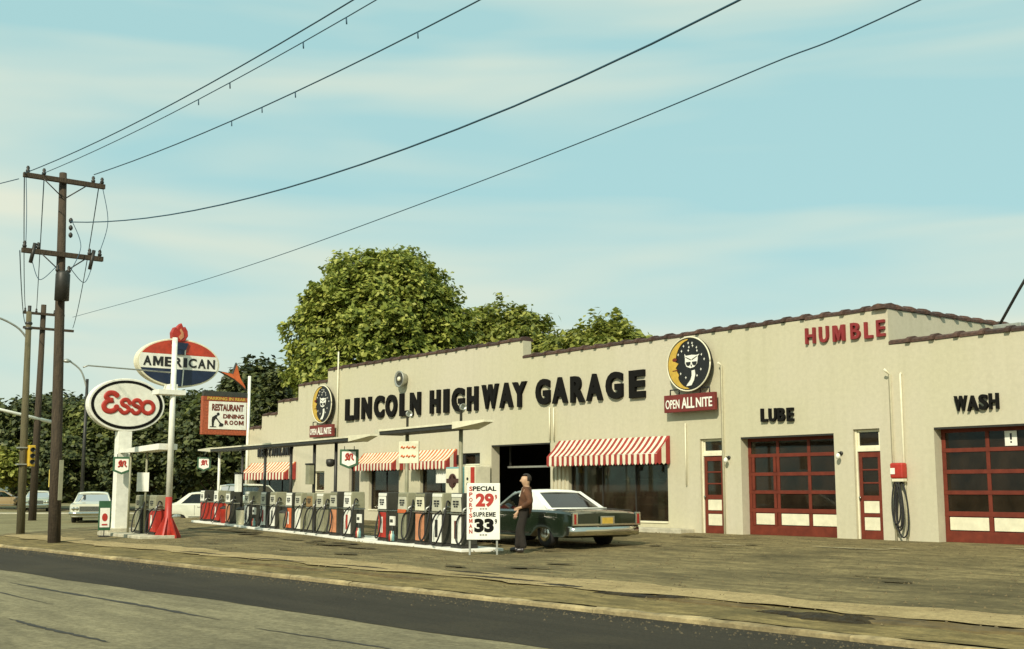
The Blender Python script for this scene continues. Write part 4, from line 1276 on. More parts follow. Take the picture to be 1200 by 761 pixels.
pump((-35.3, -10.0, zlot(-10) + 0.09), ISL_RZ * 0.5, 'grey topped pump with red lower half right beside the red pole', M_RED, M_GREYP, M_GREYP, M_RED, M_WHITE, M_GREYP, 1, 1.2)

# clutter between the pumps
def oil_rack(s_, label):
    p_ = isl(s_, 0.05); t = thing('oil_rack', label, 'oil rack', (p_.x, p_.y, zlot(p_.y) + 0.06), ISL_RZ, 'oil racks on the islands')
    p = MB(); p.tube([(0, 0, 0), (0, 0, 0.55)], 0.02, 6); p.box(-0.14, 0.14, -0.1, 0.1, 0, 0.02); p.build('stand', M_DMETAL, t)
    p = MB(); p.box(-0.13, 0.13, -0.03, 0.03, 0.42, 0.66); p.build('card', M_WHITE, t, 0.005)
    p = MB(); p.box(-0.09, 0.09, -0.036, -0.031, 0.5, 0.58); p.build('card_mark', M_DGREY, t)
    for q in range(3):
        p = MB(); p.lathe([(0.04, 0), (0.04, 0.16), (0.015, 0.2), (0.015, 0.26)], (-0.1 + 0.1 * q, -0.02, 0.021), 'Z', 8); p.build('oil_bottle', (M_RED, M_CREAM, M_TEAL)[q], t)
def waste_can(s_, m, label):
    p_ = isl(s_, 0.2); t = thing('waste_can', label, 'waste can', (p_.x, p_.y, zlot(p_.y) + 0.06), ISL_RZ)
    p = MB(); p.lathe([(0.17, 0), (0.2, 0.5), (0.21, 0.52)], (0, 0, 0), 'Z', 14); p.build('drum', m, t)
    p = MB(); p.lathe([(0.215, 0.521), (0.2, 0.57), (0.08, 0.64)], (0, 0, 0), 'Z', 14); p.build('lid', M_DMETAL, t)
oil_rack(19.42, 'small rack with white card between the first two near pumps'); oil_rack(7.35, 'small rack with white card in the gap of the long pump row'); oil_rack(17.1, 'small rack with white card at the end of the long pump row')
waste_can(3.2, M_RED, 'red waste can between far pumps of the long row'); waste_can(10.25, M_GREYP, 'grey waste can in the middle of the long row'); waste_can(5.3, M_CREAM, 'cream waste can left of the dark slotted pump')

# canopies over the islands: long lamp housings on posts, dark below, white nose at each end
def canopy(s0, s1, z0, z1, off, posts, label, postmats, width=0.6, lamps=()):
    c = thing('island_canopy', label, 'canopy', isl(s0, off), ISL_RZ)
    L = s1 - s0
    tilt = (z1 - z0) / L
    body = MB(); body.prism([(2.6 if L > 10 else 0.9, 0.04), (L - 1.2, tilt * L + 0.04), (L - 1.2, tilt * L + 0.13), (2.6 if L > 10 else 0.9, 0.13)], (0, 0, z0), (1, 0, 0), (0, 0, 1), (0, 1, 0), -width / 2, width / 2)
    body.build('housing', M_DMETAL, c, 0.01)
    top = MB(); top.prism([(2.6 if L > 10 else 0.9, 0.132), (L - 1.2, tilt * L + 0.132), (L - 1.2, tilt * L + 0.18), (2.6 if L > 10 else 0.9, 0.18)], (0, 0, z0), (1, 0, 0), (0, 0, 1), (0, 1, 0), -width / 2 - 0.03, width / 2 + 0.03)
    top.build('top_sheet', M_CREAM, c)
    for end in (0, 1):
        xb = (2.598 if L > 10 else 0.898) if end == 0 else L - 1.198; xt = 0.0 if end == 0 else L
        zb = z0 + 0.03 if end == 0 else z0 + tilt * L + 0.03
        nb = MB()
        nb.add([(xb, -width / 2, zb), (xb, width / 2, zb), (xb, width / 2, zb + 0.17), (xb, -width / 2, zb + 0.17), (xt, -0.12, zb + 0.12), (xt, 0.12, zb + 0.12), (xt, 0.12, zb + 0.17), (xt, -0.12, zb + 0.17)],
               [(0, 3, 2, 1), (4, 5, 6, 7), (0, 1, 5, 4), (3, 7, 6, 2), (0, 4, 7, 3), (1, 2, 6, 5)])
        nb.build('end_nose', M_CREAM, c)
    for s_, pmm in zip(posts, postmats):
        p = MB(); zt = z0 + tilt * (s_ - s0)
        zb = zlot(isl(s_, off).y) + 0.055
        p.tube([(s_ - s0, 0, zb), (s_ - s0, 0, zt + 0.03)], 0.05, 10); p.box(s_ - s0 - 0.1, s_ - s0 + 0.1, -0.1, 0.1, zb, zb + 0.02)
        p.build('post', pmm, c)
        if lamps:
            q = MB(); q.tube([(s_ - s0, 0, zt + 0.17), (s_ - s0, 0, zt + 0.46), (s_ - s0 + 0.08, -0.03, zt + 0.56)], 0.035, 8); lp = q.build('lamp_stem', M_DMETAL, c)
            q = MB(); q.lathe([(0.03, -0.08), (0.07, 0.0), (0.085, 0.1), (0.075, 0.1), (0.06, 0.03)], (s_ - s0 + 0.1, -0.03, zt + 0.56), 'X', 12); q.build('floodlight', M_METAL, lp)
    return c


canopy(-0.93, 17.6, 2.62, 2.52, 0.25, (1.94, 5.08, 7.79, 10.56, 12.79, 14.67), 'long thin lamp canopy on six posts over the row of twelve pumps', [M_WHITE] + [M_DMETAL] * 5)
canopy(17.9, 24.4, 2.6, 2.58, 0.25, (19.85, 22.98), 'shorter dark lamp canopy with two floodlights over the near pumps', [M_GREYP, M_GREYP], 0.7, (1,))
# canopy by the oval signs
c = thing('island_canopy', 'short white lamp canopy between the oval sign post and the red and white pole', 'canopy', (-38.0, -10.15, 0), 0.05)
nb = MB(); nb.add([(-0.2, -0.06, 2.36), (-0.2, 0.06, 2.36), (1.6, 0.3, 2.34), (1.6, -0.3, 2.34), (3.2, 0.3, 2.38), (3.2, -0.3, 2.38), (-0.2, -0.06, 2.44), (-0.2, 0.06, 2.44), (1.6, 0.3, 2.5), (1.6, -0.3, 2.5), (3.2, 0.3, 2.56), (3.2, -0.3, 2.56)],
                   [(0, 1, 2, 3), (3, 2, 4, 5), (6, 9, 8, 7), (9, 11, 10, 8), (0, 3, 9, 6), (3, 5, 11, 9), (1, 7, 8, 2), (2, 8, 10, 4), (0, 6, 7, 1), (5, 4, 10, 11)])
nb.build('housing', M_WHITE, c)
for x_ in (0.55, 1.75):
    p = MB(); p.tube([(x_, 0, -0.2), (x_, 0, 2.35)], 0.035, 8); p.build('post', M_GREYP, c)

# hanging stamp signs
def stamp_sign(loc, rz, label):
    t = thing('hanging_sign', label, 'sign', loc, rz, 'small hanging shield signs')
    r, u, n = (1, 0, 0), (0, 0, 1), (0, -1, 0)
    t.scale = (0.72, 0.72, 0.72)
    P = lambda k: [(-0.3 * k, 0.3 * k), (0.3 * k, 0.3 * k), (0.3 * k, -0.2 * k), (0.0, -0.32 * k), (-0.3 * k, -0.2 * k)]
    p = MB(); p.prism(P(1.25), (0, 0, 0), r, u, n, -0.07, 0.07); p.build('frame', M_GREEN, t, 0.01)
    p = MB(); p.prism(P(0.95), (0, 0, 0), r, u, n, 0.072, 0.08); p.build('face', M_WHITE, t)
    p = MB(); 
    p.tube(spline([(-0.16, -0.085, -0.06), (-0.08, -0.085, -0.02), (-0.02, -0.085, 0.16), (-0.06, -0.085, 0.2), (-0.12, -0.085, 0.1), (0.0, -0.085, -0.05)], 4), 0.035, 6)
    p.tube(spline([(0.02, -0.085, -0.06), (0.06, -0.085, 0.16), (0.15, -0.085, 0.16), (0.13, -0.085, 0.03), (0.2, -0.085, -0.06)], 4), 0.035, 6)
    p.build('mark', M_RED, t)
    p = MB(); 
    for sx in (-.2, .2): p.tube([(sx, 0, 0.37), (sx, 0, 0.5)], 0.015, 6)
    p.build('hanger', M_DMETAL, t)
RZ_CAM = math.atan2(-0.786, -0.618) + PI  # local +x points to the picture's right
o = isl(-0.3, 0.25); stamp_sign((o.x, o.y, 2.22), math.radians(52), 'small green framed shield sign hanging at the far end of the long canopy')
o = isl(15.75, 0.25); stamp_sign((o.x, o.y, 2.08), math.radians(46), 'green framed shield sign hanging at the near end of the long canopy')
stamp_sign((-37.72, -10.3, 1.95), math.radians(66), 'small green framed shield sign hanging beside the oval sign post')
# placards on canopy posts
def placard(name, label, cat, loc, rz, w, h, m, marks=0, md=M_DRED):
    t = thing(name, label, cat, loc, rz)
    p = MB(); p.box(-w / 2, w / 2, -0.02, 0.02, -h / 2, h / 2); p.build('board', m, t, 0.006)
    if marks:
        p = MB()
        for i in range(marks):
            z = h / 2 - h * (i + 0.75) / (marks + 0.5)
            for q in range(3):
                a = -w * 0.38 + q * w * 0.27
                p.tube(spline([(a, -0.024, z), (a + w * .06, -0.024, z + h * .07), (a + w * .12, -0.024, z - h * .02), (a + w * .2, -0.024, z + h * .05)], 3), 0.018, 5)
        p.build('marks', md, t)
    return t
placard('post_placard', 'cream placard with orange script on the near canopy post', 'placard', (-25.05 - 0.3, -7.55, 2.12), math.radians(20), 0.62, 0.55, M_CREAM, 2, M_ORANGE)
placard('paper_sheet', 'plain white sheet hung in front of the shop door right of the middle awning', 'paper sheet', (-34.4, -0.25, 1.72), 0, 0.62, 0.62, M_WHITE)
placard('post_placard', 'white board on the post between oval sign and red pole', 'placard', (-36.25, -10.16, 1.42), math.radians(62), 0.36, 0.58, M_WHITE)
def post_box(s, z0, z1, w, m, label):
    p_ = isl(s, 0.25 - 0.14)
    t = thing('post_box', label, 'box', (p_.x, p_.y, z0), ISL_RZ)
    p = MB(); p.box(-w / 2, w / 2, -0.08, 0.08, 0, z1 - z0); p.build('case', m, t, 0.01)
    p = MB(); p.box(-w / 2 - 0.02, w / 2 + 0.02, -0.1, 0.1, z1 - z0 + 0.001, z1 - z0 + 0.05); p.build('lid', M_DMETAL, t, 0.01)
post_box(5.08, 1.1, 1.75, 0.4, M_WHITE, 'white upright box fixed to the second canopy post from the left')
post_box(12.79, 1.35, 1.95, 0.34, M_GREYP, 'grey upright box fixed to the fifth canopy post from the left')
p_ = isl(14.67, 0.1); t = MB(); t.lathe([(0.02, 0.12), (0.12, 0.1), (0.13, 0.0), (0.1, -0.1), (0.03, -0.12)], (0, 0, 0), 'Z', 12); o = t.build('post_bell', M_DMETAL); o.location = (p_.x - 0.05, p_.y, 1.98); tag(o, 'small dark round bell fixed to the last post of the long canopy', 'bell')

# black clothed small sign at the small upper window
t = MB(); t.box(-0.42, 0.1, -0.06, 0.0, -0.15, 0.17); o = t.build('window_sign', M_BLACK, None, 0.01); o.location = (-33.35, -0.01, 2.2); tag(o, 'small black sign fixed at the left of the high narrow window', 'sign')

# price board
PR = Vector((0.618, 0.786, 0)); PN = Vector((0.786, -0.618, 0))
t = thing('price_board', 'white board on legs with red 29 and black 33 gasoline prices', 'price board', (-21.3, -8.24, zlot(-8.24)), math.atan2(PR.y, PR.x))
p = MB(); p.box(-0.365, 0.365, 0.0, 0.04, 0.33, 1.56); p.build('panel', M_WHITE, t, 0.008)
for sx in (-1, 1):
    p = MB(); p.box(sx * 0.3 - 0.02, sx * 0.3 + 0.02, 0.041, 0.075, 0, 1.5); p.build('leg', M_METAL, t)
    p = MB(); p.tube([(sx * 0.3, 0.09, 0.9), (sx * 0.3, 0.5, 0.0)], 0.015, 6); p.build('stay', M_METAL, t)
r, u = (1, 0, 0), (0, 0, 1)
H0 = 0.33
def print_word(txt, x_, z_, w_, h_, m_, bold):
    q = MB(); letters(q, txt, (x_, -0.001, z_), r, u, w_, h_, 0.006, bold)
    q.build('lettering', m_, t)
print_word('S', -0.315, H0 + 1.06, 0.075, 0.1, M_RED, 0.03)
print_word('PECIAL', -0.235, H0 + 1.06, 0.52, 0.105, M_LETTER, 0.03)
for i, ch in enumerate('PORTSMAN'): print_word(ch, -0.315, H0 + 0.94 - i * 0.115, 0.075, 0.09, M_RED, 0.03)
print_word('29', -0.17, H0 + 0.71, 0.4, 0.3, M_RED, 0.05); print_word('9', 0.25, H0 + 0.87, 0.05, 0.11, M_RED, 0.03)
print_word('SUPREME', -0.23, H0 + 0.50, 0.5, 0.1, M_LETTER, 0.03)
print_word('33', -0.2, H0 + 0.16, 0.43, 0.3, M_LETTER, 0.06); print_word('9', 0.25, H0 + 0.34, 0.05, 0.11, M_LETTER, 0.03)
for q_ in range(3):
    for z0_ in (0.66, 0.095):
        q = MB(); q.box(-0.08 + q_ * 0.06, -0.04 + q_ * 0.06, -0.006, -0.001, H0 + z0_, H0 + z0_ + 0.02); q.build('print_dot', M_LETTER, t)

# ------------------------------------------------------------------ oval sign on the box post
t = thing('oval_sign', 'white oval sign with dark ring and red lettering Esso on a white box post', 'sign', (-38.3, -10.05, -0.25))
Yv, Zv, Xv = (0, 1, 0), (0, 0, 1), (1, 0, 0)
p = MB(); p.box(-0.16, 0.16, -0.25, 0.2, 0, 3.3); p.build('post', M_WHITE, t, 0.01)
p = MB(); p.box(-0.4, 0.4, -0.55, 0.5, -0.05, 0.22); p.build('base', M_CONC, t, 0.02)
p = MB(); p.prism(ellipse(1.26, 0.86, 56), (0, 0, 4.16), Yv, Zv, Xv, -0.15, 0.15); p.build('panel', M_WHITE, t, 0.02)
def ring_prism(mbx, a0, b0, a1, b1, o, t0, t1, n=56):
    o = Vector(o)
    pr = []
    for (a, b_), tt in (((a0, b0), t0), ((a0, b0), t1), ((a1, b1), t1), ((a1, b1), t0)):
        pr.append([o + Vector((tt, a * math.cos(2 * PI * i / n), b_ * math.sin(2 * PI * i / n))) for i in range(n)])
    vs = [v for rg in pr for v in rg]
    fs = []
    for k_ in range(4):
        k2 = (k_ + 1) % 4
        for i in range(n): fs.append((k_ * n + i, k_ * n + (i + 1) % n, k2 * n + (i + 1) % n, k2 * n + i))
    mbx.add(vs, fs)
p = MB(); ring_prism(p, 1.18, 0.79, 1.085, 0.705, (0, 0, 4.16), 0.151, 0.163); p.build('ring', M_LETTER, t)
p = MB(); p.prism(ellipse(1.075, 0.695, 56), (0, 0, 4.16), Yv, Zv, Xv, 0.1505, 0.158); p.build('face', M_WHITE, t)
# script letters as raised rounded strokes
def stroke(mbx, pts, w_, o, dep_=0.35):
    o = Vector(o)
    mbx.tube(spline([o + Vector((0, a, b_)) for a, b_ in pts], 6), w_, 10, flat=((1, 0, 0), dep_))
def cap(mbx, a, b_, w_, o): mbx.prism(ellipse(w_, w_, 12), Vector(o) + Vector((0, a, b_)), Yv, Zv, Xv, -0.01, w_ * 0.34)
E1 = [(0.27, 0.40), (0.16, 0.47), (-0.02, 0.46), (-0.12, 0.33), (-0.02, 0.22), (0.12, 0.2), (-0.06, 0.17), (-0.19, 0.02), (-0.14, -0.15), (0.04, -0.21), (0.22, -0.15), (0.28, -0.04)]
S1 = [(0.2, 0.15), (0.13, 0.25), (0.0, 0.27), (-0.1, 0.19), (-0.06, 0.08), (0.08, 0.02), (0.17, -0.08), (0.1, -0.2), (-0.04, -0.22), (-0.16, -0.12)]
O1 = [(0.22 * math.cos(q * PI / 8 + PI / 2), 0.22 * math.sin(q * PI / 8 + PI / 2)) for q in range(17)]
lz = 4.16
SC = lambda P, k=0.86: [(a * k, b_ * k) for a, b_ in P]
E1, S1, O1 = SC(E1), SC(S1), SC(O1)
p = MB(); stroke(p, E1, 0.088, (0.165, -0.60, lz - 0.05)); [cap(p, a, b_, 0.086, (0.165, -0.60, lz - 0.05)) for a, b_ in (E1[0], E1[-1])]; p.build('letter', M_RED, t)
p = MB(); stroke(p, S1, 0.07, (0.165, -0.10, lz - 0.07)); [cap(p, a, b_, 0.069, (0.165, -0.10, lz - 0.07)) for a, b_ in (S1[0], S1[-1])]; p.build('letter', M_RED, t)
p = MB(); stroke(p, S1, 0.07, (0.165, 0.28, lz - 0.07)); [cap(p, a, b_, 0.069, (0.165, 0.28, lz - 0.07)) for a, b_ in (S1[0], S1[-1])]; p.build('letter', M_RED, t)
p = MB(); stroke(p, [(a, b_) for a, b_ in O1], 0.072, (0.165, 0.68, lz - 0.06)); p.build('letter', M_RED, t)

# ------------------------------------------------------------------ torch oval sign on the red and white pole
t = thing('torch_sign', 'red white and blue oval sign AMERICAN with torch on a red and white pole', 'sign', (-34.71, -9.94, -0.25))
p = MB(); p.tube([(0, 0, 1.22), (0, 0, 6.02)], [0.095, 0.08], 14); p.build('pole', M_WHITE, t)
p = MB(); p.tube([(0, 0, 0.0), (0, 0, 0.3), (0, 0, 0.5), (0, 0, 1.219)], [0.26, 0.17, 0.11, 0.10], 14); p.build('pole_base', M_RED, t)
for k_ in range(6):
    a = k_ * PI / 3 + 0.3
    p = MB(); p.prism([(0.1, 0.0), (0.4, 0.0), (0.36, 0.12), (0.12, 0.62)], (0, 0, 0.0), (math.cos(a), math.sin(a), 0), (0, 0, 1), (-math.sin(a), math.cos(a), 0), -0.025, 0.025); p.build('gusset', M_RED, t)
zc = 5.3
ox = -0.36
SY = 0.31
p = MB(); p.prism(ellipse(1.33, 0.75, 64), (ox, SY, zc), Yv, Zv, Xv, -0.3, 0.0); p.build('panel', M_CREAM, t, 0.02)
def seg(a, b_, z0, z1, n=22):
    t0, t1 = math.asin(max(-1, min(1, z0 / b_))), math.asin(max(-1, min(1, z1 / b_)))
    R_ = [(a * math.cos(t0 + (t1 - t0) * i / n), b_ * math.sin(t0 + (t1 - t0) * i / n)) for i in range(n + 1)]
    return R_ + [(-x_, y_) for x_, y_ in reversed(R_)]
a_, b_ = 1.27, 0.70
p = MB(); p.prism(seg(a_, b_, 0.25, 0.699), (ox, SY, zc), Yv, Zv, Xv, 0.001, 0.014); p.build('red_field', mat('sign_red', (0.5, 0.05, 0.018), 0.45, var=0.25, vscale=4), t)
p = MB(); p.prism(seg(a_, b_, -0.2, 0.245), (ox, SY, zc), Yv, Zv, Xv, 0.001, 0.012); p.build('white_band', M_WHITE, t)
p = MB(); p.prism(seg(a_, b_, -0.699, -0.205), (ox, SY, zc), Yv, Zv, Xv, 0.001, 0.014); p.build('blue_field', M_BLUE, t)
p = MB(); letters(p, 'AMERICAN', (ox + 0.013, -1.14 + SY, zc - 0.13), Yv, Zv, 2.3, 0.29, 0.012, 0.03, 0, 1.06); p.build('lettering', M_BLACK, t)
yt = 0.05 + SY * 0.75
p = MB(); p.prism([(-0.19, 0.252), (0.21, 0.252), (0.24, 0.55), (-0.24, 0.55)], (ox, yt, zc), Yv, Zv, Xv, 0.015, 0.03); p.build('torch_outline', M_WHITE, t); p = MB(); p.prism([(-0.13, -0.73), (0.15, -0.73), (0.18, -0.207), (-0.15, -0.207)], (ox, yt, zc), Yv, Zv, Xv, 0.015, 0.03); p.build('torch_outline', M_WHITE, t)
p = MB(); p.prism([(-0.08, -0.73), (0.1, -0.73), (0.13, -0.207), (-0.1, -0.207)], (ox, yt, zc), Yv, Zv, Xv, 0.031, 0.06); p.build('torch_handle', M_BLUE, t)
p = MB(); p.prism([(-0.13, 0.252), (0.16, 0.252), (0.17, 0.4), (-0.14, 0.4)], (ox, yt, zc), Yv, Zv, Xv, 0.031, 0.06); p.build('torch_neck', M_BLUE, t)
p = MB(); p.prism([(-0.17, 0.402), (0.2, 0.402), (0.28, 0.62), (-0.25, 0.62)], (ox, yt, zc), Yv, Zv, Xv, -0.05, 0.07); p.build('torch_cup', M_BLUE, t)
fl = MB()
F0 = [(0.0, 0.0), (0.18, 0.05), (0.27, 0.2), (0.25, 0.36), (0.16, 0.5), (0.12, 0.44), (0.04, 0.6), (-0.06, 0.5), (-0.1, 0.42), (-0.17, 0.46), (-0.26, 0.28), (-0.24, 0.12), (-0.14, 0.02)]
fl.prism(F0, (ox, yt, zc + 0.64), Yv, Zv, Xv, -0.16, 0.05); fl.build('flame', M_RED, t, 0.03)
fl = MB(); fl.prism([(0.02, 0.06), (0.12, 0.16), (0.1, 0.3), (0.02, 0.42), (-0.02, 0.36), (0.03, 0.26), (-0.05, 0.15)], (ox, yt, zc + 0.64), Yv, Zv, Xv, 0.051, 0.07); fl.build('flame_core', M_SALMON, t)
p = MB(); p.box(ox - 0.05, 0.14, -0.5, 0.35, 4.28, 4.42); p.box(ox - 0.1, 0.05, -0.12, 0.12, 4.43, 4.6); p.build('bracket', M_WHITE, t)
p = MB(); p.tube([(0, -0.1, 4.95), (0.05, -2.6, 5.0), (0.05, -2.75, 4.94)], 0.022, 6); p.build('side_arm', M_METAL, t)

# green framed kerb sign
t = thing('stand_sign', 'low green framed stand sign with red emblem left of the white box post', 'sign', (-36.9, -10.82, zlot(-11)), math.radians(80)); t.scale = (0.6, 1, 0.95); t.location = (-37.15, -10.98, zlot(-11))
p = MB(); p.box(-0.3, 0.3, -0.03, 0.03, 0.2, 1.15); p.build('frame', M_GREEN, t, 0.01)
p = MB(); p.box(-0.24, 0.24, -0.038, -0.031, 0.3, 0.92); p.build('face', M_WHITE, t)
p = MB(); p.prism(ellipse(0.14, 0.13, 16), (0, -0.039, 0.62), (1, 0, 0), (0, 0, 1), (0, -1, 0), 0, 0.006); p.box(-0.14, 0.14, -0.045, -0.039, 0.36, 0.41); p.build('emblem', M_RED, t)
p = MB(); p.box(-0.02, 0.02, -0.02, 0.02, 0.02, 0.2); p.box(-0.25, 0.25, -0.2, 0.2, 0, 0.03); p.build('foot', M_DMETAL, t)

# ------------------------------------------------------------------ restaurant sign at the corner of the building
t = thing('restaurant_sign', 'brick red framed white RESTAURANT DINING ROOM sign with arrow at building corner', 'sign', (-50.0, -0.12, 0))
p = MB(); p.tube([(0, 0.06, -0.2), (0, 0.06, 6.3)], 0.07, 10); p.build('pole', M_WHITE, t)
p = MB(); p.box(-0.22, 0.0, -2.15, -0.02, 3.6, 5.3); p.build('cabinet', mat('cabinet_brick', (0.38, 0.085, 0.03), 0.6, var=0.45, vscale=14), t, 0.02)
p = MB(); p.box(0.001, 0.03, -1.86, -0.06, 3.85, 5.08); p.build('face', M_WHITE, t)
p = MB(); p.box(0.001, 0.02, -2.1, -0.03, 5.12, 5.30); p.build('header', mat('header_red', (0.3, 0.06, 0.02), 0.6), t)
p = MB(); p.box(-0.2, 0.03, -2.12, -0.02, 5.301, 5.53); p.build('top_strip', M_DGREY, t, 0.01)
for tx_, a_, w_ in (('PARKING', -1.95, 0.95), ('IN', -0.92, 0.22), ('REAR', -0.62, 0.52)):
    p = MB(); letters(p, tx_, (0.021, a_, 5.14), Yv, Zv, w_, 0.14, 0.006, 0.03); p.build('header_lettering', M_YELLOW, t)
for tx_, a_, z_, w_, h_ in (('RESTAURANT', -1.72, 4.66, 1.52, 0.31), ('DINING', -1.18, 4.33, 1.0, 0.2), ('ROOM', -1.1, 4.05, 0.92, 0.2)):
    p = MB(); letters(p, tx_, (0.031, a_, z_), Yv, Zv, w_, h_, 0.008, 0.045); p.build('lettering', M_DRED, t)
p = MB()
fo = (0.031, -1.5, 4.25)
p.prism(ellipse(0.07, 0.07, 12), (0.031, -1.42, 4.52), Yv, Zv, Xv, 0, 0.008)
p.prism([(-0.2, 0.12), (-0.02, 0.24), (0.06, 0.2), (-0.03, 0.06), (-0.1, -0.05), (-0.12, -0.28), (-0.2, -0.28), (-0.22, -0.02)], fo, Yv, Zv, Xv, 0, 0.008)
p.prism([(0.0, 0.14), (0.1, 0.0), (0.22, -0.12), (0.34, -0.16), (0.34, -0.22), (0.3, -0.28), (0.12, -0.28), (0.16, -0.16), (0.04, 0.0), (-0.04, 0.08)], fo, Yv, Zv, Xv, 0.0085, 0.014)
p.box(0.031, 0.039, -1.8, -1.5, 3.93, 3.965)
p.build('pictogram', M_BLACK, t)
p = MB(); AR = [(-1.5, 6.45), (-0.8, 6.36), (-0.62, 6.88), (-0.42, 6.2), (-0.12, 5.75), (-0.1, 5.62), (-0.3, 5.8), (-0.75, 6.12)]
p.prism([(a, b_) for a, b_ in AR], (0, 0, 0), Yv, Zv, Xv, -0.1, 0.06); p.build('arrow_frame', M_DGREY, t, 0.01)
cx_, cz_ = -0.55, 6.2
p = MB(); p.prism([(cx_ + (a - cx_) * 0.86, cz_ + (b_ - cz_) * 0.86) for a, b_ in AR], (0, 0, 0), Yv, Zv, Xv, 0.061, 0.075); p.build('arrow_face', M_ORANGE, t)

# ------------------------------------------------------------------ utility poles and wires
def insulator(mbx, p): mbx.lathe([(0.03, 0.0), (0.06, 0.03), (0.06, 0.08), (0.035, 0.1), (0.055, 0.14), (0.03, 0.2)], p, 'Z', 8)
t = thing('utility_pole', 'tall brown wooden utility pole with two crossarms and transformer at the kerb', 'utility pole', (-34.05, -13.45, -0.3))
lean = Vector((-0.085, 0.0, 1)).normalized()
def on(z): return lean * z
p = MB(); p.tube([on(-0.3), on(3), on(7), on(10.72)], [0.175, 0.15, 0.13, 0.105], 14); p.build('shaft', M_WOODP, t)
for z, hl in ((10.45, 1.17), (8.22, 1.15)):
    c0 = on(z) + Vector((0.18, 0, 0))
    p = MB(); p.box(c0.x - 0.06, c0.x + 0.06, -hl, hl, c0.z - 0.07, c0.z + 0.07); arm = p.build('crossarm', M_WOODP, t, 0.01)
    for sy in (-1, 1):
        p = MB(); p.tube([(c0.x + 0.08, sy * 0.62, c0.z - 0.06), (c0.x + 0.02, sy * 0.06, c0.z - 0.5)], 0.018, 6); p.build('brace', M_DMETAL, arm)
        
    for sy in ((-1.05, -0.6, 0.82, 1.08) if z > 9 else (-1.08, -0.7, 0.75, 1.05)):
        p = MB(); insulator(p, (c0.x, sy, c0.z + 0.07)); p.build('insulator', M_DMETAL, arm)
tr0 = on(7.3) + Vector((0.34, -0.05, 0))
p = MB(); p.lathe([(0.2, -0.45), (0.2, 0.3), (0.16, 0.38), (0.05, 0.4)], tr0, 'Z', 16); tr = p.build('transformer', M_DMETAL, t)
p = MB(); [insulator(p, tr0 + Vector((0, sy * 0.16, 0.36))) for sy in (-1, 1)]; p.build('bushing', M_DMETAL, tr)
p = MB()
for k_ in range(3): p.lathe([(0.02, -0.08), (0.06, -0.03), (0.06, 0.03), (0.02, 0.08)], on(9.3 - k_ * 0.22) + Vector((0.05, 0.24, 0)), 'Z', 8)
p.build('spool_rack', M_DMETAL, t)
for sy in (-0.85, 0.82):
    p = MB(); p.tube([on(8.2) + Vector((0.2, sy - 0.05, -0.32)), on(8.2) + Vector((0.2, sy + 0.05, 0.25))], 0.055, 8); p.build('fuse_cutout', M_DMETAL, t)
j = MB()
J = lambda a, b_, s_: j.tube(spline([a, (Vector(a) + Vector(b_)) / 2 + Vector(s_), b_], 8), 0.011, 5)
J((on(10.4) + Vector((.2, 1.1, 0))), (on(8.3) + Vector((.2, 1.0, 0))), (0, 0.22, 0))
J((on(8.2) + Vector((.2, -.85, -.3))), tr0 + Vector((0, -.2, .5)), (0, -.1, -.45)); J((on(8.2) + Vector((.2, .82, -.3))), tr0 + Vector((0, .2, .5)), (0, .1, -.4))
J((on(10.4) + Vector((.2, -1.1, 0))), (on(8.3) + Vector((.2, -1.05, 0))), (0, 0.02, 0))
J((on(9.3) + Vector((0.1, .25, 0))), (tr0 + Vector((0, .2, .4))), (0.1, .25, 0))
j.build('jumper_wire', M_WIRE, t)
p = MB(); p.box(0.17, 0.23, -0.02, 0.08, 1.2, 2.3); p.build('ground_strip', M_GREYP, t); 

TOPZ = (on(10.45).z - 0.3) + 0.27
def para(x0, z0, y0, x1, y1, coef, n=26):
    return [(x0 + (x1 - x0) * i / n, y0 + (y1 - y0) * i / n, coef(x0 + (x1 - x0) * i / n)) for i in range(n + 1)]
def wire(pts, r, label, group='overhead wires', knots=()):
    o0 = Vector(pts[0])
    b_ = MB(); b_.tube([Vector(p) - o0 for p in pts], r, 5)
    for kx in knots:
        i = min(range(len(pts)), key=lambda q: abs(pts[q][0] - kx))
        q = Vector(pts[i]) - o0; b_.tube([q, q + Vector((0.02, 0, -0.13))], 0.014, 5)
    o = b_.build('overhead_wire', M_WIRE); o.location = o0
    tag(o, label, 'wire', group)
wx = -34.8
def sagline(x0, z0, x1, z1, s_): return lambda x: z0 + (z1 - z0) * (x - x0) / (x1 - x0) - 4 * s_ * ((x - x0) / (x1 - x0)) * (1 - (x - x0) / (x1 - x0))
wire(para(wx, 10.3, -14.6, 6, -14.6, sagline(wx, 10.15, 6, 10.3, 1.0)), 0.014, 'topmost of the two close wires running up right from the pole top')
wire(para(wx, 10.3, -14.1, 6, -14.1, sagline(wx, 10.22, 6, 10.2, 0.83)), 0.011, 'lower of the two close wires from the pole top, with hanging ties', knots=(-23.0, -24.2, -21.6, -18.6, -16.8))
wire(para(wx, 10.4, -12.6, 6, -12.6, sagline(wx, 10.45, 6, 10.4, 0.95)), 0.015, 'third wire running up right from the right end of the top crossarm', knots=(-25.0, -24.0, -22.8, -17.6))
wire(para(-34.6, 8.98, -13.3, 4, -13.3, lambda x: 6.98 + (0.0047 if x < -14.5 else 0.0075) * (x + 14.5) ** 2), 0.016, 'heavy drooping cable from mid pole that sweeps up to the top edge')
W5 = [(-61.89, -4.31, 9.98), (-43.4, -6.62, 8.73), (-32.17, -8.02, 8.1), (-22.12, -9.27, 7.70), (-15.42, -10.11, 7.50), (-11.06, -10.65, 7.45), (-8.28, -11.0, 7.44), (2, -12.3, 7.9)]
wire(spline(W5, 8), 0.011, 'thin lowest cable crossing the sky above the tree to the upper right')

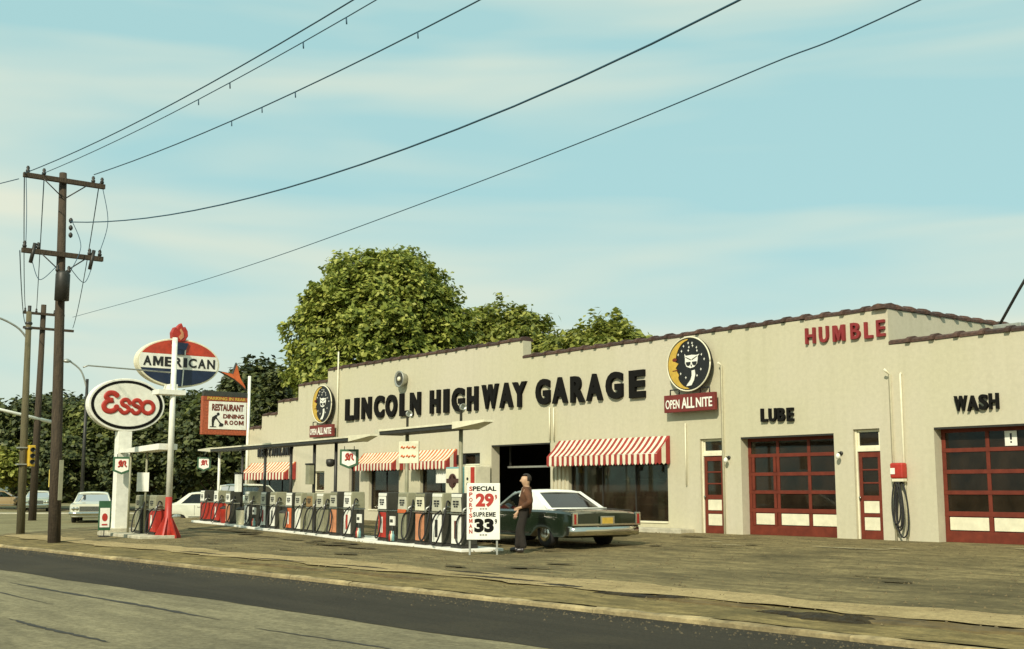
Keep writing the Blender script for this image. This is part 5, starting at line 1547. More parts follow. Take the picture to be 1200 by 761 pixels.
# corner poles further back
t = thing('utility_pole', 'thinner dark brown utility pole standing just behind the tall one', 'utility pole', (-62.0, -5.75, -0.45))
p = MB(); p.tube([(0, 0, 0), (0, 0, 10.95)], [0.2, 0.13], 12); p.build('shaft', M_WOODP, t)
for z, y0, y1 in ((10.45, -1.05, 1.0), (9.7, -1.0, 1.5)):
    p = MB(); p.box(0.12, 0.24, y0, y1, z - 0.06, z + 0.06); p.build('crossarm', M_WOODP, t)
p = MB(); [insulator(p, (0.18, y_, 10.5)) for y_ in (-0.95, -0.4, 0.5, 0.9)]; p.build('insulator', M_DMETAL, t)
p = MB(); p.tube([(0.1, 0.72, 5.0), (0.1, -1.66, 5.5), (0.1, -4.5, 6.1)], [0.09, 0.075, 0.06], 8); p.build('mast_arm', M_WHITE, t)
t2 = t
t = thing('signal_pole', 'weathered greenish pole with yellow traffic signal at the street corner', 'signal pole', (-41.5, -12.2, -0.4))
p = MB(); p.tube([(0, 0, 0), (0, -0.07, 4), (0, -0.12, 7.55)], [0.14, 0.12, 0.09], 12); p.build('shaft', M_WOODP2, t)
p = MB(); p.tube(spline([(0, -0.12, 6.6), (0.0, -0.5, 7.0), (0.0, -1.3, 7.3), (0, -2.6, 7.35)], 6), 0.035, 8); p.build('lamp_arm', M_METAL, t)
p = MB(); p.lathe([(0.05, 0.1), (0.14, 0.04), (0.2, -0.06), (0.1, -0.12)], (0, -2.8, 7.33), 'Z', 12); p.build('lamp_head', M_METAL, t)
p = MB(); p.box(0.05, 0.28, 0.05, 0.26, 2.35, 3.05); sgn = p.build('signal_head', mat('signal_yellow', (0.62, 0.4, 0.03), 0.5, var=0.2), t, 0.02)
p = MB()
for z in (2.5, 2.7, 2.9): p.lathe([(0.075, 0.28), (0.08, 0.36), (0.07, 0.36), (0.065, 0.29)], (0, 0.155, z), 'X', 10)
p.build('visor', M_DMETAL, sgn)
p = MB(); p.box(-0.16, 0.16, -0.24, 0.04, 2.4, 2.44); p.box(-0.16, 0.16, -0.24, 0.04, 2.95, 2.99); p.build('band', M_METAL, t)
p = MB(); p.tube([(0, -0.11, 7.4), (0, -0.11, 7.75)], 0.06, 8); p.lathe([(0.05, 6.9), (0.13, 6.95), (0.13, 7.0), (0.05, 7.05), (0.12, 7.12), (0.12, 7.17), (0.05, 7.25)], (0, -0.11, 0), 'Z', 10); p.build('insulator', M_DMETAL, t)
for k_, (a, b_) in enumerate((((-34.9, -14.55, 10.1), (-61.8, -6.7, 10.2)), ((-34.9, -14.0, 10.1), (-61.8, -6.15, 10.2)), ((-34.75, -12.45, 10.2), (-61.8, -4.3, 9.4)), ((-34.75, -14.6, 7.9), (-61.8, -6.6, 9.4)))):
    A, B = Vector(a), Vector(b_)
    wire([tuple(A + (B - A) * (i / 14) - Vector((0, 0, 2.4 * (i / 14) * (1 - i / 14)))) for i in range(15)], 0.016, ['leftmost near vertical wire dropping from top crossarm to the pole behind', 'near vertical wire just left of the tall pole shaft', 'near vertical wire dropping right of the tall pole shaft', 'near vertical wire dropping from the lower crossarm to the pole behind'][k_], 'wires running back to the rear pole')
wire([(-34.9, -14.7, 10.0), (-37.6, -16.1, 9.75), (-42, -18.2, 9.7)], 0.014, 'short faint wire leaving the top crossarm past the left edge')

# second yellow signal, on its own short post
t = thing('traffic_signal', 'small yellow signal box on a slim post seen right of the tall pole', 'traffic signal', (-63.2, -4.5, -0.4))
p = MB(); p.tube([(0, 0, 0), (0, 0, 1.7)], 0.05, 8); p.build('post', M_GREYP, t)
p = MB(); p.box(-0.15, 0.15, -0.14, 0.14, 1.7, 2.6); p.build('head', mat('signal_yellow2', (0.72, 0.55, 0.1), 0.5), t, 0.02)
p = MB(); p.lathe([(0.09, 0.15), (0.1, 0.26), (0.085, 0.26), (0.08, 0.16)], (0, 0, 2.35), 'X', 10); p.build('visor', M_DMETAL, t)
t = thing('street_lamp', 'slim dark lamp post rising behind the oval sign', 'street lamp', (-60.4, -3.9, -0.4))
p = MB(); p.tube([(0, 0, 0), (0, 0, 7.1)], [0.1, 0.07], 10); p.build('post', M_DMETAL, t)
p = MB(); p.tube(spline([(0, 0, 6.6), (-0.1, -0.3, 7.5), (-0.2, -0.9, 8.0)], 5), 0.045, 8); p.build('arm', M_METAL, t)
p = MB(); p.lathe([(0.05, 0.1), (0.2, 0.02), (0.22, -0.06), (0.1, -0.1)], (-0.2, -1.0, 7.98), 'Z', 10); p.build('lamp_head', M_METAL, t)

# tv antenna far behind the tree
t = MB(); t.tube([(0, 0, -9), (0, 0, 0.6)], 0.03, 6)
for q in range(4): t.tube([(-0.5 - q * .05, 0.3 * q - 0.4, 0.5 - .05 * q), (0.5 + q * .05, 0.3 * q - 0.4, 0.5 - .05 * q)], 0.02, 5)
t.tube([(0, -0.6, 0.5), (0, 0.7, 0.35)], 0.02, 5)
o = t.build('tv_antenna', M_DMETAL); o.location = (-63, 17, 15.3); tag(o, 'thin television antenna poking up beside the crown of the big tree', 'antenna')

# ------------------------------------------------------------------ cars
def car(name, label, loc, rz, paint, roofpaint, kind='sedan', L=5.4, Wd=1.98, front_detail=True):
    """Local +x is the nose. Body lofted with wheel arches, separate roof, glass, trim, wheels."""
    c = thing(name, label, 'car', loc, rz, 'cars at the station')
    hw = Wd / 2
    xr, xf = -L / 2, L / 2
    wr, wf = xr + 1.22, xf - 0.95
    R = 0.345
    st = sorted(set([round(xr + L * i / 44, 3) for i in range(45)]))
    def half(x_):
        t_ = (x_ - xr) / L
        if t_ < 0.06: return hw * (0.93 + 0.06 * (t_ / 0.06))
        if t_ > 0.9: return hw * (0.99 - 0.10 * ((t_ - 0.9) / 0.1) ** 2)
        return hw * (0.99 + 0.01 * math.sin(PI * t_))
    def belt(x_):
        t_ = (x_ - xr) / L
        b0 = 0.90
        if t_ < 0.3: return b0 - 0.03 + 0.05 * math.sin(PI * min(1, t_ / 0.3) * 0.5) - (0.05 * (1 - t_ / 0.04) if t_ < 0.04 else 0)
        if t_ > 0.62: return 0.915 - 0.07 * ((t_ - 0.62) / 0.38) ** 2
        return 0.92
    def low(x_):
        z_ = 0.27
        for w_ in (wr, wf):
            d = abs(x_ - w_)
            if d < R + 0.06:
                z_ = max(z_, 0.33 + math.sqrt(max(0, (R + 0.06) ** 2 - d * d)) * (0.36 if w_ == wr else 0.85))
        t_ = (x_ - xr) / L
        if t_ < 0.05: z_ = max(z_, 0.34)
        if t_ > 0.95: z_ = max(z_, 0.32)
        return z_
    b_ = MB()
    n = 0
    for x_ in st:
        h, zb, zl = half(x_), belt(x_), low(x_)
        zl2 = min(zl, zb - 0.12)
        ring_ = [(h * 0.86, max(0.25, zl2 - 0.02)), (h * 0.975, zl2), (h * 0.995, max(zl2 + 0.04, 0.5)), (h, max(zl2 + 0.07, 0.66)), (h * 0.985, zb - 0.05), (h * 0.93, zb), (h * 0.6, zb + 0.028), (0, zb + 0.035)]
        pts = [(x_, y_, z_) for y_, z_ in ring_] + [(x_, -y_, z_) for y_, z_ in reversed(ring_[:-1])]
        n = len(pts); b_.v += pts
    for i in range(len(st) - 1):
        for q in range(n):
            b_.f.append((i * n + q, i * n + (q + 1) % n, (i + 1) * n + (q + 1) % n, (i + 1) * n + q)); b_.s.append(0); b_.sm.append(True)
    b_.f += [tuple(range(n)), tuple(reversed(range((len(st) - 1) * n, len(st) * n)))]; b_.s += [0, 0]; b_.sm += [False, False]
    bo = b_.build('body', paint, c)
    es = bo.modifiers.new('split', 'EDGE_SPLIT'); es.split_angle = math.radians(35)
    # greenhouse
    if kind == 'wagon': xb0, xb1, xt0, xt1 = xr + 0.25, 0.95, xr + 0.6, 0.25
    elif kind == 'sedan': xb0, xb1, xt0, xt1 = xr + 1.15, 0.92, xr + 1.75, 0.25
    else: xb0, xb1, xt0, xt1 = xr + 1.18, 0.80, xr + 2.02, 0.12
    zb, zt = 0.925, 1.385
    wb, wt_ = hw * 0.86, hw * 0.68
    B = [(xb0, -wb, zb), (xb1, -wb, zb), (xb1, wb, zb), (xb0, wb, zb)]
    T = [(xt0, -wt_, zt - 0.03), (xt1, -wt_, zt - 0.05), (xt1, wt_, zt - 0.05), (xt0, wt_, zt - 0.03)]
    def lerp(a, d, f): return tuple(a[i] + (d[i] - a[i]) * f for i in range(3))
    for nm, q in (('side_window', (B[0], B[1], T[1], T[0])), ('windshield', (B[1], B[2], T[2], T[1])), ('side_window', (B[2], B[3], T[3], T[2])), ('rear_window', (B[3], B[0], T[0], T[3]))):
        g = MB(); g.add(q, [(0, 1, 2, 3)]); g.build(nm, M_CARGLASS, c)
    # roof skin, rounded
    rf = MB()
    rows = [(0.0, -0.055, 1.015), (0.05, 0.0, 0.97), (0.25, 0.035, 0.93), (0.5, 0.045, 0.92), (0.78, 0.03, 0.93), (0.96, -0.015, 0.97), (1.0, -0.06, 1.015)]
    cols = [(-1.06, -0.055), (-1.0, 0.0), (-0.8, 0.03), (-0.4, 0.045), (0, 0.05), (0.4, 0.045), (0.8, 0.03), (1.0, 0.0), (1.06, -0.055)]
    for f, dz, wk in rows:
        for yk, dz2 in cols:
            rf.v.append((xt0 - 0.05 + (xt1 - xt0 + 0.1) * f, yk * wt_, zt - 0.02 + min(dz, 0.05) * 0.7 + dz2 * 0.8))
    k_ = len(cols)
    for i in range(len(rows) - 1):
        for q in range(k_ - 1): rf.f.append((i * k_ + q, i * k_ + q + 1, (i + 1) * k_ + q + 1, (i + 1) * k_ + q)); rf.s.append(0); rf.sm.append(True)
    ro = rf.build('roof', roofpaint, c); so = ro.modifiers.new('thick', 'SOLIDIFY'); so.thickness = 0.03; so.offset = -1
    # pillars
    pl = MB()
    for sy in (-1, 1):
        o_ = 0.02 * sy
        Bf, Tf = (xb1, sy * wb, zb - 0.02), (xt1, sy * wt_, zt - 0.03)
        pl.tube([Bf, Tf], 0.028, 6)
        cw_ = 0.62 if kind == 'coupe' else 0.22
        A = [(xb0 - 0.02, sy * wb, zb - 0.02), (xb0 + cw_ + 0.25 * (kind == 'coupe'), sy * wb, zb - 0.02), (xt0 + cw_ * 0.55, sy * wt_, zt - 0.02), (xt0 - 0.02, sy * wt_, zt - 0.02)]
        if kind == 'wagon': A = [(xb0 - 0.02, sy * wb, zb - .02), (xb0 + 0.16, sy * wb, zb - .02), (xt0 + 0.14, sy * wt_, zt - .02), (xt0 - .02, sy * wt_, zt - .02)]
        n_ = Vector((0, sy, 0.4)).normalized() * 0.03
        vs = [Vector(v) - n_ * 0.2 for v in A] + [Vector(v) + n_ * 0.6 for v in A]
        pl.add(vs, [(0, 1, 2, 3), (4, 7, 6, 5), (0, 4, 5, 1), (1, 5, 6, 2), (2, 6, 7, 3), (3, 7, 4, 0)])
        if kind in ('coupe', 'sedan'):   # sail panel wrapping round the rear window
            D = [(xb0 - 0.03, sy * wb, zb - 0.02), (xb0 - 0.05, sy * (wb - 0.14), zb - 0.02), (xt0 - 0.05, sy * (wt_ - 0.10), zt - 0.02), (xt0 - 0.03, sy * wt_, zt - 0.02)]
            m_ = Vector((-0.8, 0, 0.6)) * 0.03
            vs = [Vector(v) - m_ * 0.2 for v in D] + [Vector(v) + m_ * 0.7 for v in D]
            pl.add(vs, [(0, 1, 2, 3), (4, 7, 6, 5), (0, 4, 5, 1), (1, 5, 6, 2), (2, 6, 7, 3), (3, 7, 4, 0)])
        if kind != 'coupe':
            xm = (xb0 + xb1) / 2
            pl.tube([(xm, sy * wb, zb - 0.01), ((xt0 + xt1) / 2 - 0.05, sy * wt_, zt - 0.03)], 0.03, 6)
            if kind == 'wagon': pl.tube([(xm - 1.1, sy * wb, zb - 0.01), ((xt0 + xt1) / 2 - 1.0, sy * wt_, zt - 0.03)], 0.03, 6)
    pl.tube([(xb0 - 0.02, -wb, zb + 0.015), (xb0 - 0.02, wb, zb + 0.015)], 0.03, 6); pl.tube([(xb1 + 0.01, -wb, zb + 0.01), (xb1 + 0.01, wb, zb + 0.01)], 0.02, 6)
    pl.build('pillar', roofpaint, c)
    # seats seen through the glass
    s_ = MB()
    for x_ in (-0.15, -1.05):
        s_.box(x_ - 0.12, x_ + 0.12, -0.62, 0.62, 0.6, 1.08)
    s_.build('seat', mat('car_seat', (0.03, 0.03, 0.025), 0.8), c, 0.05)
    # wheels
    for x_ in (wr, wf):
        for sy in (-1, 1):
            w_ = bpy.data.objects.new('wheel', None); COL.objects.link(w_); w_.parent = c; w_.location = (x_, sy * (hw - 0.2), R)
            ty = MB(); ty.lathe([(0.2, -0.1), (0.3, -0.105), (R, -0.07), (R + 0.003, 0.0), (R, 0.07), (0.3, 0.105), (0.2, 0.1)], (0, 0, 0), 'Y', 22); ty.build('tyre', M_RUBBER, w_)
            rm = MB(); rm.lathe([(0.215, sy * 0.09), (0.2, sy * 0.112), (0.12, sy * 0.118), (0.06, sy * 0.13), (0.01, sy * 0.13)], (0, 0, 0), 'Y', 18); rm.build('hubcap', M_CHROME, w_)
    # bumpers
    yy = [-1.0, -0.9, -0.6, 0, 0.6, 0.9, 1.0]
    for xb, sg, z0, z1 in ((xr - 0.03, -1, 0.31, 0.53), (xf + 0.03, 1, 0.36, 0.52)):
        bp = MB()
        for q, y_ in enumerate(yy):
            dx = 0.16 if abs(y_) > 0.95 else (0.03 if abs(y_) > 0.85 else 0)
            X = xb - sg * dx
            for (ddx, z_) in ((0.0, z0), (0.05, z0 + 0.02), (0.065, (z0 + z1) / 2), (0.05, z1 - 0.02), (0.0, z1), (-0.06, z1), (-0.06, z0)):
                bp.v.append((X + sg * ddx, y_ * hw, z_))
        for q in range(len(yy) - 1):
            for w_ in range(7): bp.f.append((q * 7 + w_, q * 7 + (w_ + 1) % 7, (q + 1) * 7 + (w_ + 1) % 7, (q + 1) * 7 + w_)); bp.s.append(0); bp.sm.append(True)
        bp.f += [tuple(range(7)), tuple((len(yy) - 1) * 7 + w_ for w_ in range(7))]; bp.s += [0, 0]; bp.sm += [False] * 2
        bp.build('bumper', M_CHROME, c)
    # rear panel
    for sy in (-1, 1):
        tl = MB(); tl.box(xr - 0.035, xr + 0.03, sy * hw * 0.90 - 0.075, sy * hw * 0.90 + 0.075, 0.55, 0.87); lt = tl.build('tail_light', M_CHROME, c, 0.01)
        tl = MB(); tl.box(xr - 0.045, xr - 0.036, sy * hw * 0.90 - 0.025, sy * hw * 0.90 + 0.025, 0.59, 0.83); tl.build('lens', mat('lens_red', (0.3, 0.02, 0.015), 0.25), lt)
    tl = MB(); tl.box(xr - 0.022, xr + 0.0, -hw * 0.82, hw * 0.82, 0.555, 0.60); tl.build('trim_bar', M_CHROME, c)
    lp = MB(); lp.box(xr - 0.05, xr - 0.025, -0.2, 0.2, 0.58, 0.78); fr = lp.build('plate_recess', M_CHROME, c, 0.005)
    lp = MB(); lp.box(xr - 0.056, xr - 0.051, -0.15, 0.15, 0.6, 0.745); lp.build('license_plate', M_YELLOW if kind == 'coupe' else M_WHITE, c)
    tk = MB(); tk.tube([(xr + 0.1, -hw * 0.8, 0.913), (xr + 1.0, -hw * 0.8, 0.94), (xr + 1.0, hw * 0.8, 0.94), (xr + 0.1, hw * 0.8, 0.913)], 0.008, 5); tk.build('trunk_seam', M_DMETAL, c)
    # side trim, seams and handles
    for sy in (-1, 1):
        tr_ = MB(); tr_.box(wr + 0.5, wf - 0.5, sy * hw * 1.0 - 0.006, sy * hw * 1.0 + 0.012, 0.335, 0.37); tr_.build('rocker_trim', M_CHROME, c)
        dh = MB(); dh.tube([(-0.5, sy * hw * 0.995, 0.78), (-0.5, sy * (hw + 0.02), 0.78), (-0.32, sy * (hw + 0.02), 0.78), (-0.32, sy * hw * 0.995, 0.78)], 0.012, 6); dh.build('door_handle', M_CHROME, c)
        ds = MB()
        for x_ in (-0.62, 0.82): ds.box(x_ - 0.004, x_ + 0.004, sy * hw * 0.999 - 0.004, sy * hw * 0.999 + 0.004, 0.42, 0.86)
        ds.build('door_seam', M_BLACK, c)
    # front
    gr_ = MB()
    gr_.box(xf - 0.01, xf + 0.012, -hw * 0.52, hw * 0.52, 0.54, 0.76)
    go = gr_.build('grille', M_DMETAL, c)
    gb = MB()
    for z_ in (0.57, 0.62, 0.67, 0.72): gb.box(xf + 0.0125, xf + 0.025, -hw * 0.52, hw * 0.52, z_ - 0.01, z_ + 0.01)
    gb.build('grille_bar', M_CHROME, go)
    for y_ in (-0.62, -0.78, 0.62, 0.78):
        hl = MB(); hl.lathe([(0.085, -0.06), (0.085, 0.03), (0.07, 0.035), (0.01, 0.045)], (xf - 0.01, y_ * hw * 1.02, 0.66), 'X', 14); hl.build('headlight', M_CHROME, c)
    return c


M_CARG = mat('car_dark_green', (0.009, 0.017, 0.007), 0.25, coat=0.7, var=0.15, vscale=2)
M_CARW = mat('car_white', (0.66, 0.66, 0.52), 0.3, coat=0.5, var=0.06, vscale=2)
M_VINYL = mat('roof_white', (0.86, 0.85, 0.74), 0.45, var=0.06, vscale=6)
M_CART = mat('car_tan', (0.36, 0.27, 0.13), 0.35, coat=0.5)
M_CARM = mat('car_mint', (0.40, 0.46, 0.36), 0.35, coat=0.5)
hd = Vector((-0.9945, 0.105, 0))
rzg = math.atan2(hd.y, hd.x)
cc = Vector((-20.62, -5.2, 0)) + hd * (5.45 / 2)
car('parked_car', 'dark green two door car with white roof and yellow plate beside the man', (cc.x, cc.y, zlot(-5.2) + 0.005), rzg, M_CARG, M_VINYL, 'coupe', 5.45, 2.0).scale = (1, 1, 0.94)
def at_rz(dx, dy): return math.atan2(dy, dx)
car('parked_car', 'white car facing the road with chrome grille left of the white box post', (-58.0, -4.15, -0.345), at_rz(0.9, -0.345), M_CARW, M_CARW, 'sedan', 5.2, 1.9)
car('parked_car', 'white car seen side on behind the pumps by the red pole', (-50.9, -1.3, -0.345), at_rz(0.5, 0.86), M_CARW, M_CARW, 'sedan', 5.2, 1.9)
car('parked_car', 'pale green car with white roof parked across the street right of the corner pole', (-87.5, 2.2, -0.33), at_rz(0.9, -0.345), M_CARM, M_CARW, 'sedan', 5.0, 1.86)
car('parked_car', 'tan car parked across the street at the left edge', (-99.5, 3.0, -0.33), at_rz(0.4, 0.9), M_CART, M_CART, 'sedan', 5.0, 1.86)
car('parked_car', 'white roofed car parked under the leftmost awning behind the pumps', (-46.0, -1.75, 0.0), at_rz(1, -0.08), M_CARM, M_CARW, 'wagon', 5.0, 1.86)

# ------------------------------------------------------------------ the man
def skin_mesh(nodes, edges, levels=2):
    """nodes: {key: (pos, radius)}; returns verts/faces of a skinned, subdivided surface."""
    keys = list(nodes)
    me = bpy.data.meshes.new('skin')
    me.from_pydata([nodes[k_][0] for k_ in keys], [(keys.index(a), keys.index(b_)) for a, b_ in edges], [])
    ob = bpy.data.objects.new('skin', me); COL.objects.link(ob)
    sk = ob.modifiers.new('skin', 'SKIN'); sk.use_smooth_shade = True
    for i, k_ in enumerate(keys):
        r_ = nodes[k_][1]
        me.skin_vertices[0].data[i].radius = (r_, r_) if not isinstance(r_, tuple) else r_
        me.skin_vertices[0].data[i].use_root = (i == 0)
    sd = ob.modifiers.new('sub', 'SUBSURF'); sd.levels = levels; sd.render_levels = levels
    bpy.context.view_layer.update()
    m2 = bpy.data.meshes.new_from_object(ob.evaluated_get(bpy.context.evaluated_depsgraph_get()))
    bpy.data.objects.remove(ob); bpy.data.meshes.remove(me)
    return m2


def mesh_obj(me, name, m, parent):
    me.name = name
    me.materials.clear(); me.materials.append(m)
    for p_ in me.polygons: p_.use_smooth = True
    o = bpy.data.objects.new(name, me); COL.objects.link(o); o.parent = parent
    return o


# local frame: +x is where he faces, +y his left side, feet on z=0
face_dir = Vector((-0.62, -0.66, 0)).normalized()
man_scale = (1.02, 1.02, 1.0)
man = thing('person', 'man in brown jacket and dark trousers standing beside the green car', 'person', (-21.38, -7.02, zlot(-7.02) + 0.012), math.atan2(face_dir.y, face_dir.x))
man.scale = man_scale
SKIN = mat('skin', (0.52, 0.32, 0.19), 0.55, var=0.1, vscale=12)
CLO_J = mat('jacket_brown', (0.105, 0.042, 0.016), 0.85, var=0.4, vscale=9, bump=0.4, bscale=18)
CLO_T = mat('trousers_dark', (0.019, 0.014, 0.009), 0.9, var=0.35, vscale=9, bump=0.3, bscale=18)
HAIR = mat('hair_dark', (0.03, 0.02, 0.013), 0.6, var=0.3, vscale=20)
SHOE = mat('shoe', (0.03, 0.024, 0.02), 0.35)
# joints, leaning back a little
J_ = dict(pelvis=((0.0, 0, 0.94), 0.13), belly=((-0.03, 0, 1.08), 0.125), chest=((-0.05, 0, 1.26), 0.14), neckb=((-0.06, 0, 1.42), 0.075), neck=((-0.05, 0, 1.485), 0.062), head0=((-0.012, 0, 1.54), 0.088), head1=((-0.03, 0, 1.635), 0.118), head2=((-0.04, 0, 1.712), 0.09), chin=((0.045, 0, 1.515), 0.05),
          lsh=((-0.06, 0.19, 1.39), 0.07), lel=((-0.17, 0.30, 1.12), 0.05), lwr=((0.05, 0.23, 1.0), 0.034), lpalm=((0.115, 0.19, 0.985), 0.03),
          rsh=((-0.05, -0.19, 1.39), 0.07), rel=((0.04, -0.25, 1.11), 0.05), rwr=((0.16, -0.2, 0.90), 0.033), rpalm=((0.20, -0.19, 0.83), 0.03),
          lhip=((0.0, 0.1, 0.88), 0.1), lkn=((0.07, 0.12, 0.49), 0.065), lan=((0.0, 0.12, 0.09), 0.042), ltoe=((0.15, 0.135, 0.04), 0.035),
          rhip=((0.0, -0.1, 0.88), 0.1), rkn=((0.13, -0.11, 0.49), 0.065), ran=((0.16, -0.11, 0.09), 0.042), rtoe=((0.31, -0.13, 0.04), 0.035))
E_ = [('pelvis', 'belly'), ('belly', 'chest'), ('chest', 'neckb'), ('neckb', 'neck'), ('neck', 'head0'), ('head0', 'head1'), ('head1', 'head2'), ('head0', 'chin'), ('chest', 'lsh'), ('lsh', 'lel'), ('lel', 'lwr'), ('lwr', 'lpalm'), ('chest', 'rsh'), ('rsh', 'rel'), ('rel', 'rwr'), ('rwr', 'rpalm'),
      ('pelvis', 'lhip'), ('lhip', 'lkn'), ('lkn', 'lan'), ('lan', 'ltoe'), ('pelvis', 'rhip'), ('rhip', 'rkn'), ('rkn', 'ran'), ('ran', 'rtoe')]
for sd_, pal, dirv, side in (('l', Vector(J_['lpalm'][0]), Vector((0.75, -0.35, -0.35)), Vector((0.15, 0.3, -0.9))), ('r', Vector(J_['rpalm'][0]), Vector((0.35, 0.05, -0.93)), Vector((0.9, 0.1, 0.3)))):
    dirv.normalize(); side = (side - dirv * side.dot(dirv)).normalized(); nrm = dirv.cross(side)
    for fi in range(4):
        ln = (0.075, 0.085, 0.08, 0.062)[fi]
        b0 = pal + side * (0.027 - 0.018 * fi) + dirv * 0.028
        curl = nrm * (0.018 * (1 if sd_ == 'l' else -1))
        J_[f'{sd_}f{fi}a'] = (tuple(b0), 0.011); J_[f'{sd_}f{fi}b'] = (tuple(b0 + dirv * ln * 0.55 + curl * 0.4), 0.009); J_[f'{sd_}f{fi}c'] = (tuple(b0 + dirv * ln + curl * 1.6), 0.007)
        E_ += [(f'{sd_}palm', f'{sd_}f{fi}a'), (f'{sd_}f{fi}a', f'{sd_}f{fi}b'), (f'{sd_}f{fi}b', f'{sd_}f{fi}c')]
    tb = pal + side * 0.03 - dirv * 0.01
    J_[f'{sd_}t0'] = (tuple(tb), 0.012); J_[f'{sd_}t1'] = (tuple(tb + side * 0.025 + dirv * 0.035), 0.009)
    E_ += [(f'{sd_}palm', f'{sd_}t0'), (f'{sd_}t0', f'{sd_}t1')]
mesh_obj(skin_mesh(J_, E_), 'body', SKIN, man)
g = lambda k_, r_, d=(0, 0, 0): (tuple(Vector(J_[k_][0]) + Vector(d)), r_)
jk = dict(chest=g('chest', 0.185), belly=g('belly', 0.172), hem=((0.0, 0, 0.80), 0.185), col=g('neckb', 0.10, (0, 0, 0.025)), lsh=g('lsh', 0.098), lel=g('lel', 0.08), lcu=(tuple(Vector(J_['lwr'][0]) * 0.98 + Vector(J_['lel'][0]) * 0.02), 0.062), rsh=g('rsh', 0.098), rel=g('rel', 0.08), rcu=(tuple(Vector(J_['rwr'][0]) * 0.98 + Vector(J_['rel'][0]) * 0.02), 0.062))
mesh_obj(skin_mesh(jk, [('chest', 'belly'), ('belly', 'hem'), ('chest', 'col'), ('chest', 'lsh'), ('lsh', 'lel'), ('lel', 'lcu'), ('chest', 'rsh'), ('rsh', 'rel'), ('rel', 'rcu')]), 'jacket', CLO_J, man)
trs = dict(pel=((0, 0, 0.93), 0.12), lh=g('lhip', 0.112), lk=g('lkn', 0.085), la=((-0.0, 0.12, 0.07), 0.088), rh=g('rhip', 0.112), rk=g('rkn', 0.085), ra=((0.155, -0.11, 0.07), 0.088))
mesh_obj(skin_mesh(trs, [('pel', 'lh'), ('lh', 'lk'), ('lk', 'la'), ('pel', 'rh'), ('rh', 'rk'), ('rk', 'ra')]), 'trousers', CLO_T, man)
for sd_ in 'lr':
    a, tq = Vector(J_[sd_ + 'an'][0]), Vector(J_[sd_ + 'toe'][0])
    dd = (tq - a); dd.z = 0; dd.normalize()
    h_ = dict(heel=((a.x - dd.x * 0.05, a.y - dd.y *  .05, 0.05), 0.058), mid=((a.x + dd.x * 0.06, a.y + dd.y * .06, 0.052), 0.066), toe=((tq.x + dd.x * 0.03, tq.y + dd.y * .03, 0.04), 0.05), ank=((a.x, a.y, 0.11), 0.066))
    mesh_obj(skin_mesh(h_, [('mid', 'heel'), ('mid', 'toe'), ('heel', 'ank')]), 'shoe', SHOE, man)
# shirt front, face, hair
p = MB(); p.prism([(-0.05, 0.0), (0.05, 0.0), (0.015, -0.22), (-0.015, -0.22)], (0.03, 0, 1.45), (0, 1, 0), (-0.36, 0, 0.93), (0.93, 0, 0.36), -0.05, 0.012); p.build('shirt_front', M_WHITE, man)
def uvs(mbx, c0, rx, ry, rz_, nseg=14, nr=9, keep=None):
    o_ = len(mbx.v); c0 = Vector(c0)
    for i in range(nr + 1):
        th = PI * i / nr
        for q in range(nseg):
            ph = 2 * PI * q / nseg
            mbx.v.append(tuple(c0 + Vector((rx * math.sin(th) * math.cos(ph), ry * math.sin(th) * math.sin(ph), rz_ * math.cos(th)))))
    for i in range(nr):
        for q in range(nseg):
            f = (o_ + i * nseg + q, o_ + i * nseg + (q + 1) % nseg, o_ + (i + 1) * nseg + (q + 1) % nseg, o_ + (i + 1) * nseg + q)
            cen = sum((Vector(mbx.v[w_]) for w_ in f), Vector()) / 4 - c0
            if keep is None or keep(cen): mbx.f.append(f); mbx.s.append(0); mbx.sm.append(True)
p = MB(); uvs(p, (-0.045, 0, 1.647), 0.118, 0.104, 0.118, 24, 16, lambda v: v.z > 0.078 or (v.x < -0.028 and v.z > -0.07)); p.build('hair', HAIR, man)
p = MB(); p.prism([(0, 0.05), (0.045, -0.02), (0.0, -0.035), (-0.03, -0.01)], (0.058, 0, 1.61), (1, 0, 0), (0, 0, 1), (0, 1, 0), -0.014, 0.014); p.build('nose', SKIN, man, 0.004)
p = MB()
for sy in (-1, 1): uvs(p, (-0.035, sy * 0.083, 1.615), 0.02, 0.012, 0.032, 8, 6)
p.build('ear', SKIN, man)
p = MB()
for sy in (-1, 1): uvs(p, (0.045, sy * 0.03, 1.637), 0.012, 0.013, 0.008, 8, 6); p.box(0.035, 0.058, sy * 0.03 - 0.018, sy * 0.03 + 0.018, 1.65, 1.66)
p.build('eye', HAIR, man)
p = MB(); p.box(0.03, 0.051, -0.022, 0.022, 1.567, 1.577); p.build('mouth', mat('lip', (0.35, 0.13, 0.09), 0.5), man)

# ------------------------------------------------------------------ trees
L_BIG = leaf_mat('leaf_maple', (0.10, 0.135, 0.022), (0.26, 0.30, 0.05), (0.50, 0.50, 0.11))
L_DARK = leaf_mat('leaf_dark', (0.05, 0.066, 0.018), (0.12, 0.145, 0.038), (0.27, 0.28, 0.075))
L_DEEP = leaf_mat('leaf_deep', (0.028, 0.04, 0.013), (0.06, 0.075, 0.022), (0.14, 0.15, 0.045), 0.2)
L_MID = leaf_mat('leaf_mid', (0.11, 0.14, 0.024), (0.25, 0.275, 0.05), (0.46, 0.45, 0.10))


